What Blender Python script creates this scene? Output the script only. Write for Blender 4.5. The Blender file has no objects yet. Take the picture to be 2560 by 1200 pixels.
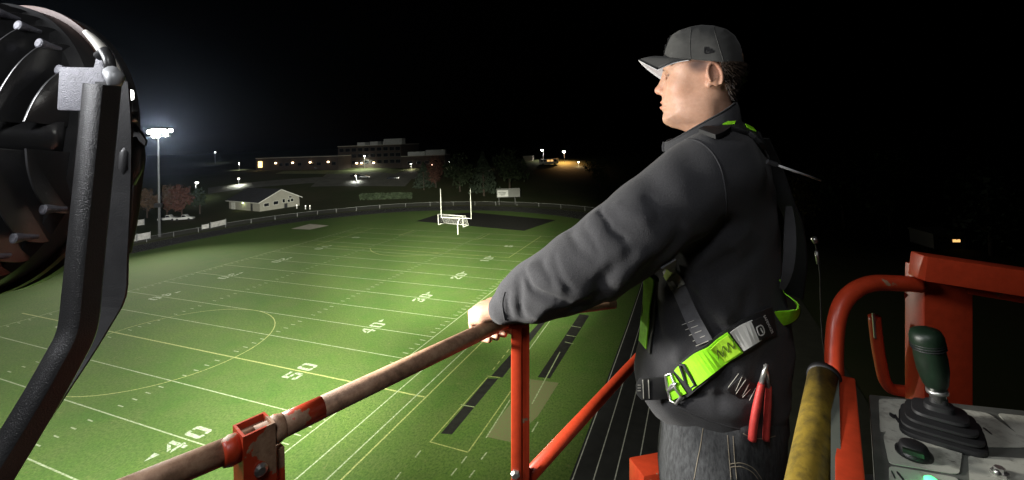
import bpy, bmesh, math, random
import numpy as np
from mathutils import Vector, Matrix, Euler
from mathutils.bvhtree import BVHTree

random.seed(7); np.random.seed(7)
SC = bpy.context.scene
COL = SC.collection

# ------------------------------------------------------------------ camera
CAM = Vector((24.25165, -28.69143, 18.60692))
ROT = Euler((1.60023, 0.03718, 0.38547), 'XYZ')
FPX = 1128.43                      # focal length in pixels of the 2560 px frame
RM = ROT.to_matrix()
cd = bpy.data.cameras.new('camera')
cd.sensor_width = 36.0; cd.lens = FPX / 2560 * 36
cd.shift_y = -280 / 2560            # the photo is the lower part of a taller frame
cd.clip_start = 0.02; cd.clip_end = 6000
cam = bpy.data.objects.new('camera', cd); COL.objects.link(cam)
cam.location = CAM; cam.rotation_euler = ROT
SC.camera = cam

# ------------------------------------------------------------------ night sky, moon, exposure
w = bpy.data.worlds.new('World'); SC.world = w; w.use_nodes = True
nt = w.node_tree; bg = nt.nodes['Background']
sky = nt.nodes.new('ShaderNodeTexSky'); sky.sky_type = 'NISHITA'; sky.sun_disc = False
sky.sun_elevation = math.radians(-6); sky.sun_rotation = math.radians(250)
nt.links.new(sky.outputs[0], bg.inputs[0]); bg.inputs[1].default_value = 0.05
sl = bpy.data.lights.new('moon', 'SUN'); sl.energy = 0.004; sl.angle = math.radians(0.5); sl.color = (.8, .88, 1)
so = bpy.data.objects.new('moon', sl); COL.objects.link(so); so.rotation_euler = (math.radians(50), 0, math.radians(70))
SC.view_settings.view_transform = 'Standard'; SC.view_settings.look = 'None'
SC.view_settings.exposure = 0; SC.view_settings.gamma = 1; SC.view_settings.use_curve_mapping = False
SC.render.engine = 'CYCLES'
SC.cycles.use_denoising = True
try: SC.cycles.denoiser = 'OPENIMAGEDENOISE'
except Exception: pass
SC.cycles.max_bounces = 6; SC.cycles.diffuse_bounces = 3; SC.cycles.glossy_bounces = 3; SC.cycles.volume_bounces = 0
SC.cycles.sample_clamp_indirect = 4

# ------------------------------------------------------------------ helpers: where things stand
def ray(px, py): return RM @ Vector(((px - 1280) / FPX, -(py - 320) / FPX, -1.0))
def at(px, py, Z): return CAM + ray(px, py) * Z
def onz(px, py, z):
    d = ray(px, py); return CAM + d * ((z - CAM.z) / d.z)
def smooth(a, b, x):
    t = min(1, max(0, (x - a) / (b - a))); return t * t * (3 - 2 * t)
def hill(x, y):
    s = -.55 * x + .83 * y
    h = 9.0 * smooth(122, 190, s) + 5.0 * smooth(200, 330, s)
    h += 6.0 * smooth(60, 160, x + .2 * y - 20)       # bank on the far side of the stands
    return h
def hit(px, py):
    d = ray(px, py); t = 5.0
    for i in range(4000):
        q = CAM + d * t
        if q.z <= hill(q.x, q.y): return q
        t *= 1.003
    return CAM + d * 400

# ------------------------------------------------------------------ helpers: objects
ORG = {}
def tag(o, label=None, cat=None, group=None, kind=None):
    if label: o['label'] = label
    if cat: o['category'] = cat
    if group: o['group'] = group
    if kind: o['kind'] = kind
    return o
def thing(name, loc, label, cat, group=None):
    o = bpy.data.objects.new(name, None); COL.objects.link(o); o.empty_display_size = .1
    o.location = loc; ORG[o] = Vector(loc)
    return tag(o, label, cat, group)
def link(name, me, m, parent=None):
    o = bpy.data.objects.new(name, me); COL.objects.link(o)
    if m and not me.materials: me.materials.append(m)
    if parent:
        o.parent = parent
        if parent in ORG: o.matrix_parent_inverse = Matrix.Translation(-ORG[parent])
    return o
def mk(name, V, F, m, parent=None, sm=False):
    me = bpy.data.meshes.new(name)
    me.from_pydata([tuple(v) for v in V], [], [tuple(int(i) for i in f) for f in F]); me.update()
    if sm: me.polygons.foreach_set('use_smooth', [True] * len(me.polygons))
    return link(name, me, m, parent)
class MB:
    def __init__(s): s.V = []; s.F = []
    def add(s, V, F):
        n = len(s.V); s.V += [Vector(v) for v in V]; s.F += [tuple(i + n for i in f) for f in F]; return s
    def box(s, c, sz, ex=None, ey=None, ez=None):
        c = Vector(c); ex = ex or Vector((1, 0, 0)); ey = ey or Vector((0, 1, 0)); ez = ez or Vector((0, 0, 1))
        V = [c + ex * (sz[0] / 2 * i) + ey * (sz[1] / 2 * j) + ez * (sz[2] / 2 * k) for i in (-1, 1) for j in (-1, 1) for k in (-1, 1)]
        return s.add(V, [(0, 1, 3, 2), (4, 6, 7, 5), (0, 4, 5, 1), (2, 3, 7, 6), (0, 2, 6, 4), (1, 5, 7, 3)])
    def bar(s, a, b, wd, th, up=(0, 0, 1)):
        a = Vector(a); b = Vector(b); ez = (b - a); L = ez.length; ez /= L
        ex = Vector(up).cross(ez)
        if ex.length < 1e-4: ex = Vector((1, 0, 0)).cross(ez)
        ex.normalize(); ey = ez.cross(ex)
        return s.box((a + b) / 2, (wd, th, L), ex, ey, ez)
    def tube(s, pts, r, n=12, cap=True, flat=None):
        pts = [Vector(p) for p in pts]; rs = r if isinstance(r, (list, tuple)) else [r] * len(pts)
        V = []; F = []; ex = None
        for i, p in enumerate(pts):
            d = (pts[min(i + 1, len(pts) - 1)] - pts[max(i - 1, 0)]).normalized()
            if ex is None:
                ex = d.orthogonal().normalized() if flat is None else (Vector(flat) - d * d.dot(Vector(flat))).normalized()
            else: ex = (ex - d * ex.dot(d)).normalized()
            ey = d.cross(ex)
            for k in range(n):
                a = 2 * math.pi * k / n; V.append(p + (ex * math.cos(a) + ey * math.sin(a)) * rs[i])
        for i in range(len(pts) - 1):
            for k in range(n):
                k2 = (k + 1) % n; F.append((i * n + k, i * n + k2, (i + 1) * n + k2, (i + 1) * n + k))
        if cap: F.append(tuple(range(n - 1, -1, -1))); F.append(tuple(range((len(pts) - 1) * n, len(pts) * n)))
        return s.add(V, F)
    def prism(s, poly, dz):
        n = len(poly); dz = Vector(dz)
        V = [Vector(p) for p in poly] + [Vector(p) + dz for p in poly]
        F = [tuple(range(n - 1, -1, -1)), tuple(range(n, 2 * n))] + [(i, (i + 1) % n, (i + 1) % n + n, i + n) for i in range(n)]
        return s.add(V, F)
    def lathe(s, c, axis, prof, n=24, ex=None, cap=True):
        c = Vector(c); ax = Vector(axis).normalized(); ex = (ex or ax.orthogonal()).normalized(); ey = ax.cross(ex)
        V = []; F = []
        for (h, r) in prof:
            for k in range(n):
                a = 2 * math.pi * k / n; V.append(c + ax * h + (ex * math.cos(a) + ey * math.sin(a)) * r)
        for i in range(len(prof) - 1):
            for k in range(n):
                k2 = (k + 1) % n; F.append((i * n + k, i * n + k2, (i + 1) * n + k2, (i + 1) * n + k))
        if cap: F.append(tuple(range(n - 1, -1, -1))); F.append(tuple(range((len(prof) - 1) * n, len(prof) * n)))
        return s.add(V, F)
    def build(s, name, m, parent=None, sm=False, bevel=0, auto=None):
        o = mk(name, s.V, s.F, m, parent, sm)
        bm = bmesh.new(); bm.from_mesh(o.data); bmesh.ops.recalc_face_normals(bm, faces=bm.faces)
        if bevel: bmesh.ops.bevel(bm, geom=[e for e in bm.edges if e.calc_face_angle(0) > .5], offset=bevel, segments=2, affect='EDGES', profile=.6, clamp_overlap=True)
        bm.to_mesh(o.data); bm.free()
        if bevel or auto:
            o.data.polygons.foreach_set('use_smooth', [True] * len(o.data.polygons))
            try: o.data.set_sharp_from_angle(angle=auto or .7)
            except Exception: pass
        return o
def spline(pts, n=8, closed=False):
    P = [np.array(p, float) for p in pts]; out = []; N = len(P)
    rng = range(N if closed else N - 1)
    for i in rng:
        g = (lambda k: P[k % N]) if closed else (lambda k: P[min(max(k, 0), N - 1)])
        a, b, c, d = g(i - 1), g(i), g(i + 1), g(i + 2)
        for k in range(n):
            t = k / n
            out.append(.5 * ((2 * b) + (c - a) * t + (2 * a - 5 * b + 4 * c - d) * t * t + (3 * b - a - 3 * c + d) * t ** 3))
    if not closed: out.append(P[-1])
    return out

# ------------------------------------------------------------------ helpers: materials
def newmat(name):
    m = bpy.data.materials.new(name); m.use_nodes = True
    return m, m.node_tree, m.node_tree.nodes['Principled BSDF']
def nd(t, kind, **kw):
    n = t.nodes.new(kind)
    for k, v in kw.items():
        if k in n.inputs: n.inputs[k].default_value = v
        else: setattr(n, k, v)
    return n
def coords(t, scale=None):
    c = nd(t, 'ShaderNodeTexCoord')
    if scale is None: return c.outputs['Object']
    mp = nd(t, 'ShaderNodeMapping'); mp.inputs['Scale'].default_value = scale
    t.links.new(c.outputs['Object'], mp.inputs[0]); return mp.outputs[0]
def noise(t, co, scale, detail=4, rough=.6):
    n = nd(t, 'ShaderNodeTexNoise', Scale=scale, Detail=detail, Roughness=rough); t.links.new(co, n.inputs['Vector']); return n.outputs[0]
def ramp(t, src, stops):
    r = nd(t, 'ShaderNodeValToRGB'); e = r.color_ramp.elements
    while len(e) < len(stops): e.new(.5)
    for i, (p, c) in enumerate(stops):
        e[i].position = p; e[i].color = (*c, 1) if not isinstance(c, float) else (c, c, c, 1)
    t.links.new(src, r.inputs[0]); return r.outputs[0]
def mix(t, fac, a, b):
    n = nd(t, 'ShaderNodeMix', data_type='RGBA')
    for i, s in ((0, fac), (6, a), (7, b)):
        if hasattr(s, 'is_linked') or isinstance(s, bpy.types.NodeSocket): t.links.new(s, n.inputs[i])
        elif i == 0: n.inputs[0].default_value = s
        else: n.inputs[i].default_value = (*s, 1)
    return n.outputs[2]
def bump(t, b, src, st, dist=.01):
    n = nd(t, 'ShaderNodeBump', Strength=st, Distance=dist); t.links.new(src, n.inputs['Height']); t.links.new(n.outputs[0], b.inputs['Normal'])
def pm(name, col, rough=.5, metal=0., var=.18, scale=12., bmp=0., bscale=200., spec=.5, bdist=.002):
    m, t, b = newmat(name); co = coords(t)
    n = noise(t, co, scale, 5)
    lo = tuple(c * (1 - var) for c in col); hi = tuple(min(1, c * (1 + var)) for c in col)
    t.links.new(ramp(t, n, [(.3, lo), (.7, hi)]), b.inputs['Base Color'])
    b.inputs['Roughness'].default_value = rough; b.inputs['Metallic'].default_value = metal
    b.inputs['Specular IOR Level'].default_value = spec
    if bmp: bump(t, b, noise(t, co, bscale, 3), bmp, bdist)
    return m
def emit(name, col, st):
    m, t, b = newmat(name)
    b.inputs['Base Color'].default_value = (*col, 1)
    b.inputs['Emission Color'].default_value = (*col, 1); b.inputs['Emission Strength'].default_value = st
    return m
def lamp(name, kind, loc, energy, col=(1, 1, 1), size=.1, aim=None, cone=90, blend=.5, parent=None, spread=180):
    l = bpy.data.lights.new(name, kind); l.energy = energy; l.color = col
    if kind == 'AREA': l.shape = 'DISK'; l.size = size; l.spread = math.radians(spread)
    else: l.shadow_soft_size = size
    if kind == 'SPOT': l.spot_size = math.radians(cone); l.spot_blend = blend
    o = bpy.data.objects.new(name, l); COL.objects.link(o); o.location = loc
    if aim is not None: o.rotation_euler = (Vector(aim) - Vector(loc)).to_track_quat('-Z', 'Y').to_euler()
    if parent:
        o.parent = parent
        if parent in ORG: o.matrix_parent_inverse = Matrix.Translation(-ORG[parent])
    return o
# ================================================================== the ground, the field and its markings
YD = .9144
def ground_mat():
    m, t, b = newmat('night grass and dirt'); co = coords(t)
    n1 = noise(t, co, .04, 6); n2 = noise(t, co, .6, 5)
    c = mix(t, ramp(t, n1, [(.42, 0.0), (.62, 1.0)]), (.035, .05, .018), (.07, .06, .035))
    c = mix(t, n2, c, (.045, .05, .025)); t.links.new(c, b.inputs['Base Color']); b.inputs['Roughness'].default_value = .95
    b.inputs['Specular IOR Level'].default_value = .1
    return m
def turf_mat():
    m, t, b = newmat('mown turf'); co = coords(t)
    n1 = noise(t, co, .09, 8, .72); n2 = noise(t, co, .38, 8, .75); n3 = noise(t, coords(t, (1, .7, 1)), 7, 5, .8)
    c = mix(t, ramp(t, n1, [(.40, 0.0), (.62, 1.0)]), (.042, .090, .015), (.073, .114, .023))
    c = mix(t, ramp(t, n2, [(.42, 0.0), (.66, 1.0)]), c, (.070, .096, .028))
    c = mix(t, ramp(t, n3, [(.38, 0.0), (.5, .55), (.62, 1.0)]), (.027, .056, .010), c)
    # worn straw-coloured spots
    n4 = noise(t, co, 1.3, 5, .7)
    c = mix(t, ramp(t, n4, [(.62, 0.0), (.78, .55)]), c, (.15, .14, .06))
    t.links.new(c, b.inputs['Base Color']); b.inputs['Roughness'].default_value = .9; b.inputs['Specular IOR Level'].default_value = .15
    bump(t, b, n3, .55, .05)
    return m
def paint_mat(name, col, wear=.45):
    m, t, b = newmat(name); co = coords(t)
    n = noise(t, co, 6, 5, .75)
    c = mix(t, ramp(t, n, [(wear - .09, 0.0), (wear + .12, 1.0)]), (.07, .10, .03), col)
    t.links.new(c, b.inputs['Base Color']); b.inputs['Roughness'].default_value = .9
    return m
M_GROUND = ground_mat(); M_TURF = turf_mat()
M_WHITE = paint_mat('worn white field paint', (.21, .245, .155)); M_NUM = paint_mat('white numeral paint', (.25, .285, .22), .46)
M_YEL = paint_mat('worn yellow field paint', (.22, .235, .075))
M_ASPH = pm('dark track surface', (.016, .016, .018), .9, var=.25, scale=.8, spec=.12)
M_PADD = pm('dark runway surface', (.011, .011, .0105), .95, var=.3, scale=2, spec=.08)
M_CONC = pm('pale concrete', (.30, .28, .24), .9, var=.2, scale=.7)
M_DIRT = paint_mat('worn dirt patch', (.085, .077, .035), .46)
M_TRKL = pm('white lane paint', (.30, .30, .30), .8, var=.3, scale=3)

xs = sorted(set(list(range(-520, 301, 10)) + [-3000, -1800, -1000, -700, 420, 700, 1200, 2200]))
ys = sorted(set(list(range(-140, 641, 10)) + [-2200, -1200, -600, -300, 760, 1000, 1500, 2300, 3200]))
V = [(x, y, hill(x, y) - .03) for y in ys for x in xs]; nx = len(xs)
F = [(j * nx + i, j * nx + i + 1, (j + 1) * nx + i + 1, (j + 1) * nx + i) for j in range(len(ys) - 1) for i in range(nx - 1)]
tag(mk('ground', V, F, M_GROUND, sm=True), kind='structure')

def sheet(name, poly, z, m, parent=None):
    return mk(name, [(p[0], p[1], z) for p in poly], [tuple(range(len(poly)))], m, parent)
def strip(mb, a, b, wd, z):
    a = Vector((a[0], a[1])); b = Vector((b[0], b[1])); d = (b - a).normalized(); n = Vector((-d.y, d.x)) * wd / 2
    mb.add([(*(a + n), z), (*(a - n), z), (*(b - n), z), (*(b + n), z)], [(0, 1, 2, 3)])

inner = [(17, -150), (17, -40), (17, 38), (13, 58), (-1.3, 74.5), (-19, 82), (-36, 82.5), (-53, 77.5), (-65, 66.5), (-72, 56), (-75.5, 41), (-76, 22), (-76, -40), (-76, -150)]
ic = [Vector((p[0], p[1])) for p in spline(inner, 6)]
def offset(P, d):
    out = []
    for i, p in enumerate(P):
        t = (P[min(i + 1, len(P) - 1)] - P[max(i - 1, 0)]).normalized(); out.append(p + Vector((t.y, -t.x)) * d)
    return out
turf = tag(sheet('turf_field', [(p.x, p.y) for p in ic], 0, M_TURF), kind='structure')
def band(name, d0, d1, z, m, parent=None):
    A = offset(ic, d0); B = offset(ic, d1); V = [(*p, z) for p in A] + [(*p, z) for p in B]; n = len(A)
    return mk(name, V, [(i, i + 1, n + i + 1, n + i) for i in range(n - 1)], m, parent)
trk = tag(band('running_track', -.15, 7.6, .004, M_ASPH), kind='structure')
for k in range(8):
    band('lane_line', k * 1.08 - .03, k * 1.08 + .03, .009, M_TRKL, trk)
M_PATH = pm('gravel path', (.035, .036, .026), .95, var=.3, scale=.6)
pth = tag(band('perimeter_path', 10.5, 17, -.01, M_PATH), kind='structure')

W53 = 53.333
def fx(v): return -v * YD
def fy(u): return u * YD
for k in range(-9, 13):                                  # yard lines every five yards
    u = k * 5
    if u == 0: continue
    mb = MB(); strip(mb, (fx(0), fy(u)), (fx(W53), fy(u)), .10, .006); mb.build('yard_line', M_WHITE, turf)
mb = MB(); strip(mb, (5.0, 0), (fx(W53) - 3.5, 0), .15, .006); mb.build('halfway_line', M_YEL, turf)
for x, m, n in ((0, M_WHITE, 'side_line'), (2.5, M_WHITE, 'restraint_line'), (4.2, M_WHITE, 'restraint_line'), (fx(W53), M_WHITE, 'side_line')):
    mb = MB(); strip(mb, (x, fy(-50)), (x, fy(60)), .10, .0075); mb.build(n, m, turf)
mb = MB(); strip(mb, (5.0, fy(-50)), (5.0, fy(60)), .11, .0075); mb.build('touch_line', M_YEL, turf)
hm = MB()
for u in range(-45, 60):
    if u % 5 == 0: continue
    for v0 in (.4, 17.45, 35.25, 52.3):
        strip(hm, (fx(v0), fy(u)), (fx(v0 + .66), fy(u)), .10, .0065)
tag(hm.build('hash_marks', M_WHITE, turf), kind='stuff')
def arc(cx, cy, r, a0, a1, name, m=M_YEL):
    n = 64; V = []; F = []
    for i in range(n + 1):
        a = math.radians(a0 + (a1 - a0) * i / n)
        for q in (r - .05, r + .05): V.append((cx + q * math.cos(a), cy + q * math.sin(a), .0085))
    F = [(2 * i, 2 * i + 1, 2 * i + 3, 2 * i + 2) for i in range(n)]
    return mk(name, V, F, m, turf)
cxm = fx(W53 / 2)
arc(cxm, 0, 9.15, 0, 360, 'centre_circle')
for a, b in (((cxm + 20.1, fy(60)), (cxm + 20.1, fy(42))), ((cxm - 20.1, fy(60)), (cxm - 20.1, fy(42))), ((cxm - 20.1, fy(42)), (cxm + 20.1, fy(42))),
             ((cxm + 9.1, fy(60)), (cxm + 9.1, fy(54))), ((cxm - 9.1, fy(60)), (cxm - 9.1, fy(54))), ((cxm - 9.1, fy(54)), (cxm + 9.1, fy(54)))):
    mb = MB(); strip(mb, a, b, .10, .0085); mb.build('penalty_line', M_YEL, turf)
arc(cxm, fy(48), 9.15, 216.9, 323.1, 'penalty_arc')

# stencilled numerals: outlines in a 4 x 6 cell, strokes broken as a stencil leaves them
def ringhalf(side):
    o = [(.35, 6), (-.0, 5.4), (0, .6), (.35, 0), (1.75, 0), (1.75, .95), (1.1, .95), (1.1, 5.05), (1.75, 5.05), (1.75, 6)]
    o = [(.5, 6), (0, 5.3), (0, .7), (.5, 0), (1.75, 0), (1.75, 1), (1.15, 1), (1.15, 5), (1.75, 5), (1.75, 6)]
    return o if side < 0 else [(4 - x, y) for x, y in o]
GLY = {
 '0': [ringhalf(-1), ringhalf(1)],
 '1': [[(1.4, 0), (2.6, 0), (2.6, 6), (1.4, 6)], [(.6, 4.6), (1.2, 5), (1.2, 6), (.9, 5.6)]],
 '2': [[(0, 4), (1.1, 4), (1.1, 5), (3, 5), (3.4, 6), (.5, 6), (0, 5.3)], [(2.9, 4.8), (4, 5.4), (4, 3.6), (2.2, 2.4), (1.4, 3)], [(0, 0), (4, 0), (4, 1), (1.6, 1), (1.9, 2.1), (1.1, 2.7), (0, 1.3)]],
 '3': [[(0, 4.4), (1.1, 4.4), (1.1, 5), (3, 5), (3.4, 6), (.5, 6), (0, 5.3)], [(2.9, 4.8), (4, 5.3), (4, 3.6), (3.5, 3.1), (2.9, 3.5)], [(1.2, 2.55), (2.6, 2.55), (2.6, 3.5), (1.2, 3.5)], [(2.9, 1.2), (4, .7), (4, 2.4), (3.5, 2.9), (2.9, 2.5)], [(0, 1.6), (1.1, 1.6), (1.1, 1), (3, 1), (3.4, 0), (.5, 0), (0, .7)]],
 '4': [[(2.4, 0), (3.5, 0), (3.5, 1.2), (2.4, 1.2)], [(2.4, 2.6), (3.5, 2.6), (3.5, 6), (2.4, 6)], [(0, 1.45), (4, 1.45), (4, 2.35), (1.0, 2.35)], [(0, 2.6), (1, 2.6), (2.1, 4.6), (2.1, 6)]],
 '5': [[(0, 3.2), (1.1, 3.2), (1.1, 6), (0, 6)], [(1.35, 5), (3.8, 5), (3.8, 6), (1.35, 6)], [(1.35, 2.9), (2.6, 2.9), (3, 3.9), (1.35, 3.9)], [(2.85, 1), (4, .7), (4, 3), (3.4, 3.8), (2.85, 2.9)], [(0, 1.6), (1.1, 1.6), (1.1, 1), (2.6, 1), (3.4, .15), (3.2, 0), (.5, 0), (0, .7)]],
 'G': [ringhalf(-1), [(2, 0), (3.5, 0), (4, .7), (4, 2.8), (2.2, 2.8), (2.2, 1.9), (2.9, 1.9), (2.9, 1), (2, 1)], [(2, 6), (3.5, 6), (4, 5.3), (4, 4), (2.9, 4), (2.9, 5), (2, 5)]],
}
def numeral(txt, u, right, arrow):
    mb = MB(); h = 1.5 / 6; s = 1 if right else -1
    ch = [(c, (-5.0 if i == 0 else 1.0) if len(txt) == 2 else -2) for i, c in enumerate(txt)]
    x0 = fx(8) if right else fx(W53 - 8)
    def pt(a, b): return (x0 - s * (b - 3) * h, fy(u) + s * a * h, .0105)
    for c, off in ch:
        for poly in GLY[c]:
            P = [pt(off + a, b) for a, b in poly]; mb.add(P, [tuple(range(len(P)))])
    if arrow:
        e = arrow * s
        P = [pt(e * 6.2, 3.2), pt(e * 6.2, 5.4), pt(e * 9.2, 4.3)]; mb.add(P, [(0, 1, 2)])
    mb.build('yard_number', M_NUM, turf)
for u, t_ in ((0, '50'), (10, '40'), (20, '30'), (30, '20'), (40, '10'), (50, 'G'), (-10, '40'), (-20, '30')):
    a = 0 if u in (0, 50) else (1 if u > 0 else -1)
    numeral(t_, u, True, a); numeral(t_, u, False, a)

# runways, worn patch and team-box lines along the near side
def gp(*px): return [tuple(onz(x, y, 0))[:2] for x, y in px]
for P in (gp((1219, 946), (1246, 946), (1130, 1086), (1102, 1084)), gp((1344, 943), (1375, 946), (1473, 789), (1449, 785)), gp((1352, 802), (1366, 802), (1256, 944), (1228, 940))):
    tag(sheet('jump_runway', P, .003, M_PADD, turf))
sheet('worn_patch', gp((1325, 948), (1397, 957), (1345, 1040), (1275, 1105), (1216, 1092), (1260, 1030)), .0028, M_DIRT, turf)
sheet('end_zone_pad', gp((1040, 553), (1310, 577), (1390, 550), (1250, 537), (1180, 531), (1090, 537)), .003, M_PADD, turf)
sheet('landing_pad', gp((728, 572), (775, 574), (822, 564), (775, 560)), .012, M_CONC, turf)
for a, b, m, n in (((1219, 943), (1075, 1105), M_YEL, 'box_line'), ((1075, 1105), (1170, 1131), M_YEL, 'box_line'), ((1170, 1131), (1290, 960), M_YEL, 'box_line'), ((1217, 940), (1250, 944), M_YEL, 'box_line'),
                ((1152, 1012), (1186, 1018), M_WHITE, 'runway_line'), ((1416, 838), (1440, 842), M_WHITE, 'runway_line'), ((1428, 815), (1452, 819), M_WHITE, 'runway_line'), ((1412, 855), (1434, 860), M_WHITE, 'runway_line'),
                ((1300, 905), (1380, 795), M_WHITE, 'runway_edge'), ((1330, 1010), (1400, 880), M_WHITE, 'runway_edge'), ((1330, 1080), (1345, 1055), M_WHITE, 'runway_edge'), ((1275, 1000), (1215, 1095), M_WHITE, 'runway_edge')):
    mb = MB(); A, B = gp(a, b); strip(mb, A, B, .09, .0095); mb.build(n, m, turf)
for k in range(9):
    A, B = gp((1232 + k * 11.5, 925 - k * 14.5), (1238 + k * 11.5, 917 - k * 14.5)); mb = MB(); strip(mb, A, B, .10, .0098); mb.build('dash', M_YEL, turf)
for x, y in ((1045, 1135), (1160, 1150), (1210, 1140), (1135, 1180), (1180, 1185), (995, 1190)):
    A, B = gp((x - 7, y + 9), (x + 7, y - 9)); mb = MB(); strip(mb, A, B, .09, .0098); mb.build('dash', M_WHITE, turf)
# ================================================================== things round the field and on the hill
M_GALV = pm('galvanised steel', (.42, .43, .44), .5, .3, scale=2)
M_DARKM = pm('dark painted metal', (.03, .03, .032), .5, scale=4)
M_WPAINT = pm('white powder coat', (.75, .75, .72), .45, var=.08, scale=3)
M_VINYL = pm('white vinyl banner', (.42, .41, .40), .7, var=.3, scale=1.5)
M_NET = pm('white goal net cord', (.6, .6, .58), .8)
def depth(q): return -(RM.transposed() @ (Vector(q) - CAM)).z
def rise(q, dy): return dy * depth(q) / FPX
RT = (RM @ Vector((1, 0, 0))); RT.z = 0; RT.normalize()
FW = Vector((-RT.y, RT.x, 0)); UP = Vector((0, 0, 1))

# the far floodlight mast
b = onz(399, 592, 0); hm_ = rise(b, 262)
mast = thing('floodlight_mast', b, 'tall grey floodlight mast beyond the far touchline, its lamps glaring white', 'light mast')
MB().tube([b, b + UP * hm_ * .5, b + UP * (hm_ + .4)], [.30, .22, .15], 12).build('pole', pm('weathered mast steel', (.16, .165, .17), .6, .3, scale=2), mast, True)
MB().box(b + UP * rise(b, 79) - FW * .35, (1.5, .5, .9), RT, FW, UP).build('equipment_box', M_DARKM, mast)
for dz in (0, -1.0): MB().bar(b + UP * (hm_ + dz) - RT * 2.6, b + UP * (hm_ + dz) + RT * 2.8, .14, .14).build('crossarm', M_GALV, mast)
M_LENS = emit('lit floodlight lens', (1, .96, .74), 60)
aim_far = Vector((-5, 22, 0))
for dx, dz in ((-2.3, 0), (-1.5, .15), (-.6, .15), (.3, .1), (1.2, .05), (2.6, .1), (-1.2, -.95), (-.3, -1.0), (1.5, -.8)):
    c = b + UP * (hm_ + dz + .15) + RT * dx + (aim_far - b).normalized() * .45
    ax = (aim_far - c).normalized()
    h_ = MB().lathe(c - ax * .32, ax, [(0, .12), (.1, .32), (.3, .44), (.34, .46)], 16).build('floodlight', M_DARKM, mast, True)
    MB().lathe(c + ax * .01, ax, [(0, .40), (.06, .46), (.11, .30)], 16).build('lens', M_LENS, h_, True)
FARLAMP = b + UP * (hm_ + .2) + (aim_far - b).normalized() * 1.3

# goal post and soccer goal behind the end line
g0 = onz(1150, 569, 0); gd = Vector((1, 0, 0))
gl, gr = onz(1103, 545, 3.05), onz(1178, 545, 3.05)
cb = (gl + gr) / 2; half = Vector((3.55, 0, 0))
ct = Vector((cb.x + 1.2, cb.y, 3.05))
gp_ = thing('goal_post', (ct.x, ct.y - 1.6, 0), 'white football goal post with two tall uprights behind the end line', 'goal post')
MB().tube([(ct.x, ct.y - 1.6, 0), (ct.x, ct.y - 1.6, 1.9), (ct.x, ct.y - 1.3, 2.6), (ct.x, ct.y - .6, 3.0), (ct.x, ct.y, 3.05)], .085, 10).build('stem', M_WPAINT, gp_, True)
MB().bar(cb - half * 1.02, cb + half * 1.02, .10, .10).build('crossbar', M_WPAINT, gp_)
for s in (-1, 1): MB().tube([cb + half * s, cb + half * s + UP * 6.1], .058, 10).build('upright', M_WPAINT, gp_, True)
f0, f1 = onz(1096, 562, 0), onz(1161, 568, 0); dv = (f1 - f0).normalized(); f1 = f0 + dv * 7.3; bk = Vector((-dv.y, dv.x, 0)) * 2.0
sg = thing('soccer_goal', (f0 + f1) / 2, 'white framed soccer goal with net standing in front of the goal post', 'soccer goal')
for q in (f0, f1):
    MB().tube([q, q + UP * 2.44], .055, 8).build('post', M_WPAINT, sg, True)
    MB().tube([q + UP * 2.4, q + UP * 2.4 + bk * .45, q + bk * 1.0 + UP * .05], .03, 6).build('stay', M_WPAINT, sg, True)
    MB().tube([q + UP * .05, q + bk + UP * .05], .05, 6).build('ground_bar', M_WPAINT, sg, True)
MB().tube([f0 + UP * 2.44, f1 + UP * 2.44], .055, 8).build('crossbar', M_WPAINT, sg, True)
MB().tube([f0 + bk + UP * .05, f1 + bk + UP * .05], .05, 6).build('ground_bar', M_WPAINT, sg, True)
net = MB()
for k in range(37):
    q = f0.lerp(f1, k / 36); net.tube([q + UP * 2.4, q + UP * 2.38 + bk * .45, q + bk + UP * .06], .007, 3, False)
for k in range(1, 13):
    t_ = k / 13; o_ = bk * (.45 + .55 * t_) + UP * (2.38 * (1 - t_) + .06 * t_)
    net.tube([f0 + o_, f1 + o_], .007, 3, False)
for q in (f0, f1):
    for k in range(1, 9):
        z_ = 2.4 * k / 9; net.tube([q + UP * z_, q + UP * z_ + bk * (1 - .55 * z_ / 2.4)], .007, 3, False)
tag(net.build('net', M_NET, sg), kind='stuff')

# clubhouse
M_SIDING = pm('pale clapboard siding', (.30, .29, .25), .8, var=.08, scale=.6)
M_ROOF = pm('dark shingle roof', (.025, .025, .032), .9, var=.3, scale=1.5)
M_PANE = pm('dark window glass', (.01, .011, .013), .15, scale=1)
M_TRIM = pm('white trim', (.6, .6, .56), .6, scale=2)
A = onz(650, 529, 0); B = onz(573, 522, 0); ab = B - A; Lw = ab.length; ab.normalize(); ac = Vector((-ab.y, ab.x, 0))
if ac.dot(onz(750, 515, 0) - A) < 0: ac = -ac
Wd = 13.0; he = 3.0; ha = 6.0
ch = thing('clubhouse', (A + B + ac * Wd) / 2, 'pale single-storey clubhouse with a dark gabled roof beyond the track', 'clubhouse')
def bxw(c0, u, lu, v, lv, h): return [c0, c0 + u * lu, c0 + u * lu + v * lv, c0 + v * lv]
P = [A, A + ac * Wd, A + ac * Wd + UP * he, A + ac * Wd / 2 + UP * ha, A + UP * he]
MB().prism(P, ab * Lw).build('wall', M_SIDING, ch)
for k in range(1, 10):                                  # clapboard courses on the two walls that show
    z_ = k * .3
    MB().box(A + ab * Lw / 2 - ac * .012 + UP * z_, (Lw, .03, .04), ab, ac, UP).build('clapboard', M_SIDING, ch)
    MB().box(A + ac * Wd / 2 - ab * .012 + UP * z_, (Wd, .03, .04), ac, ab, UP).build('clapboard', M_SIDING, ch)
mid = ac * Wd / 2; ov = .7
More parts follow.
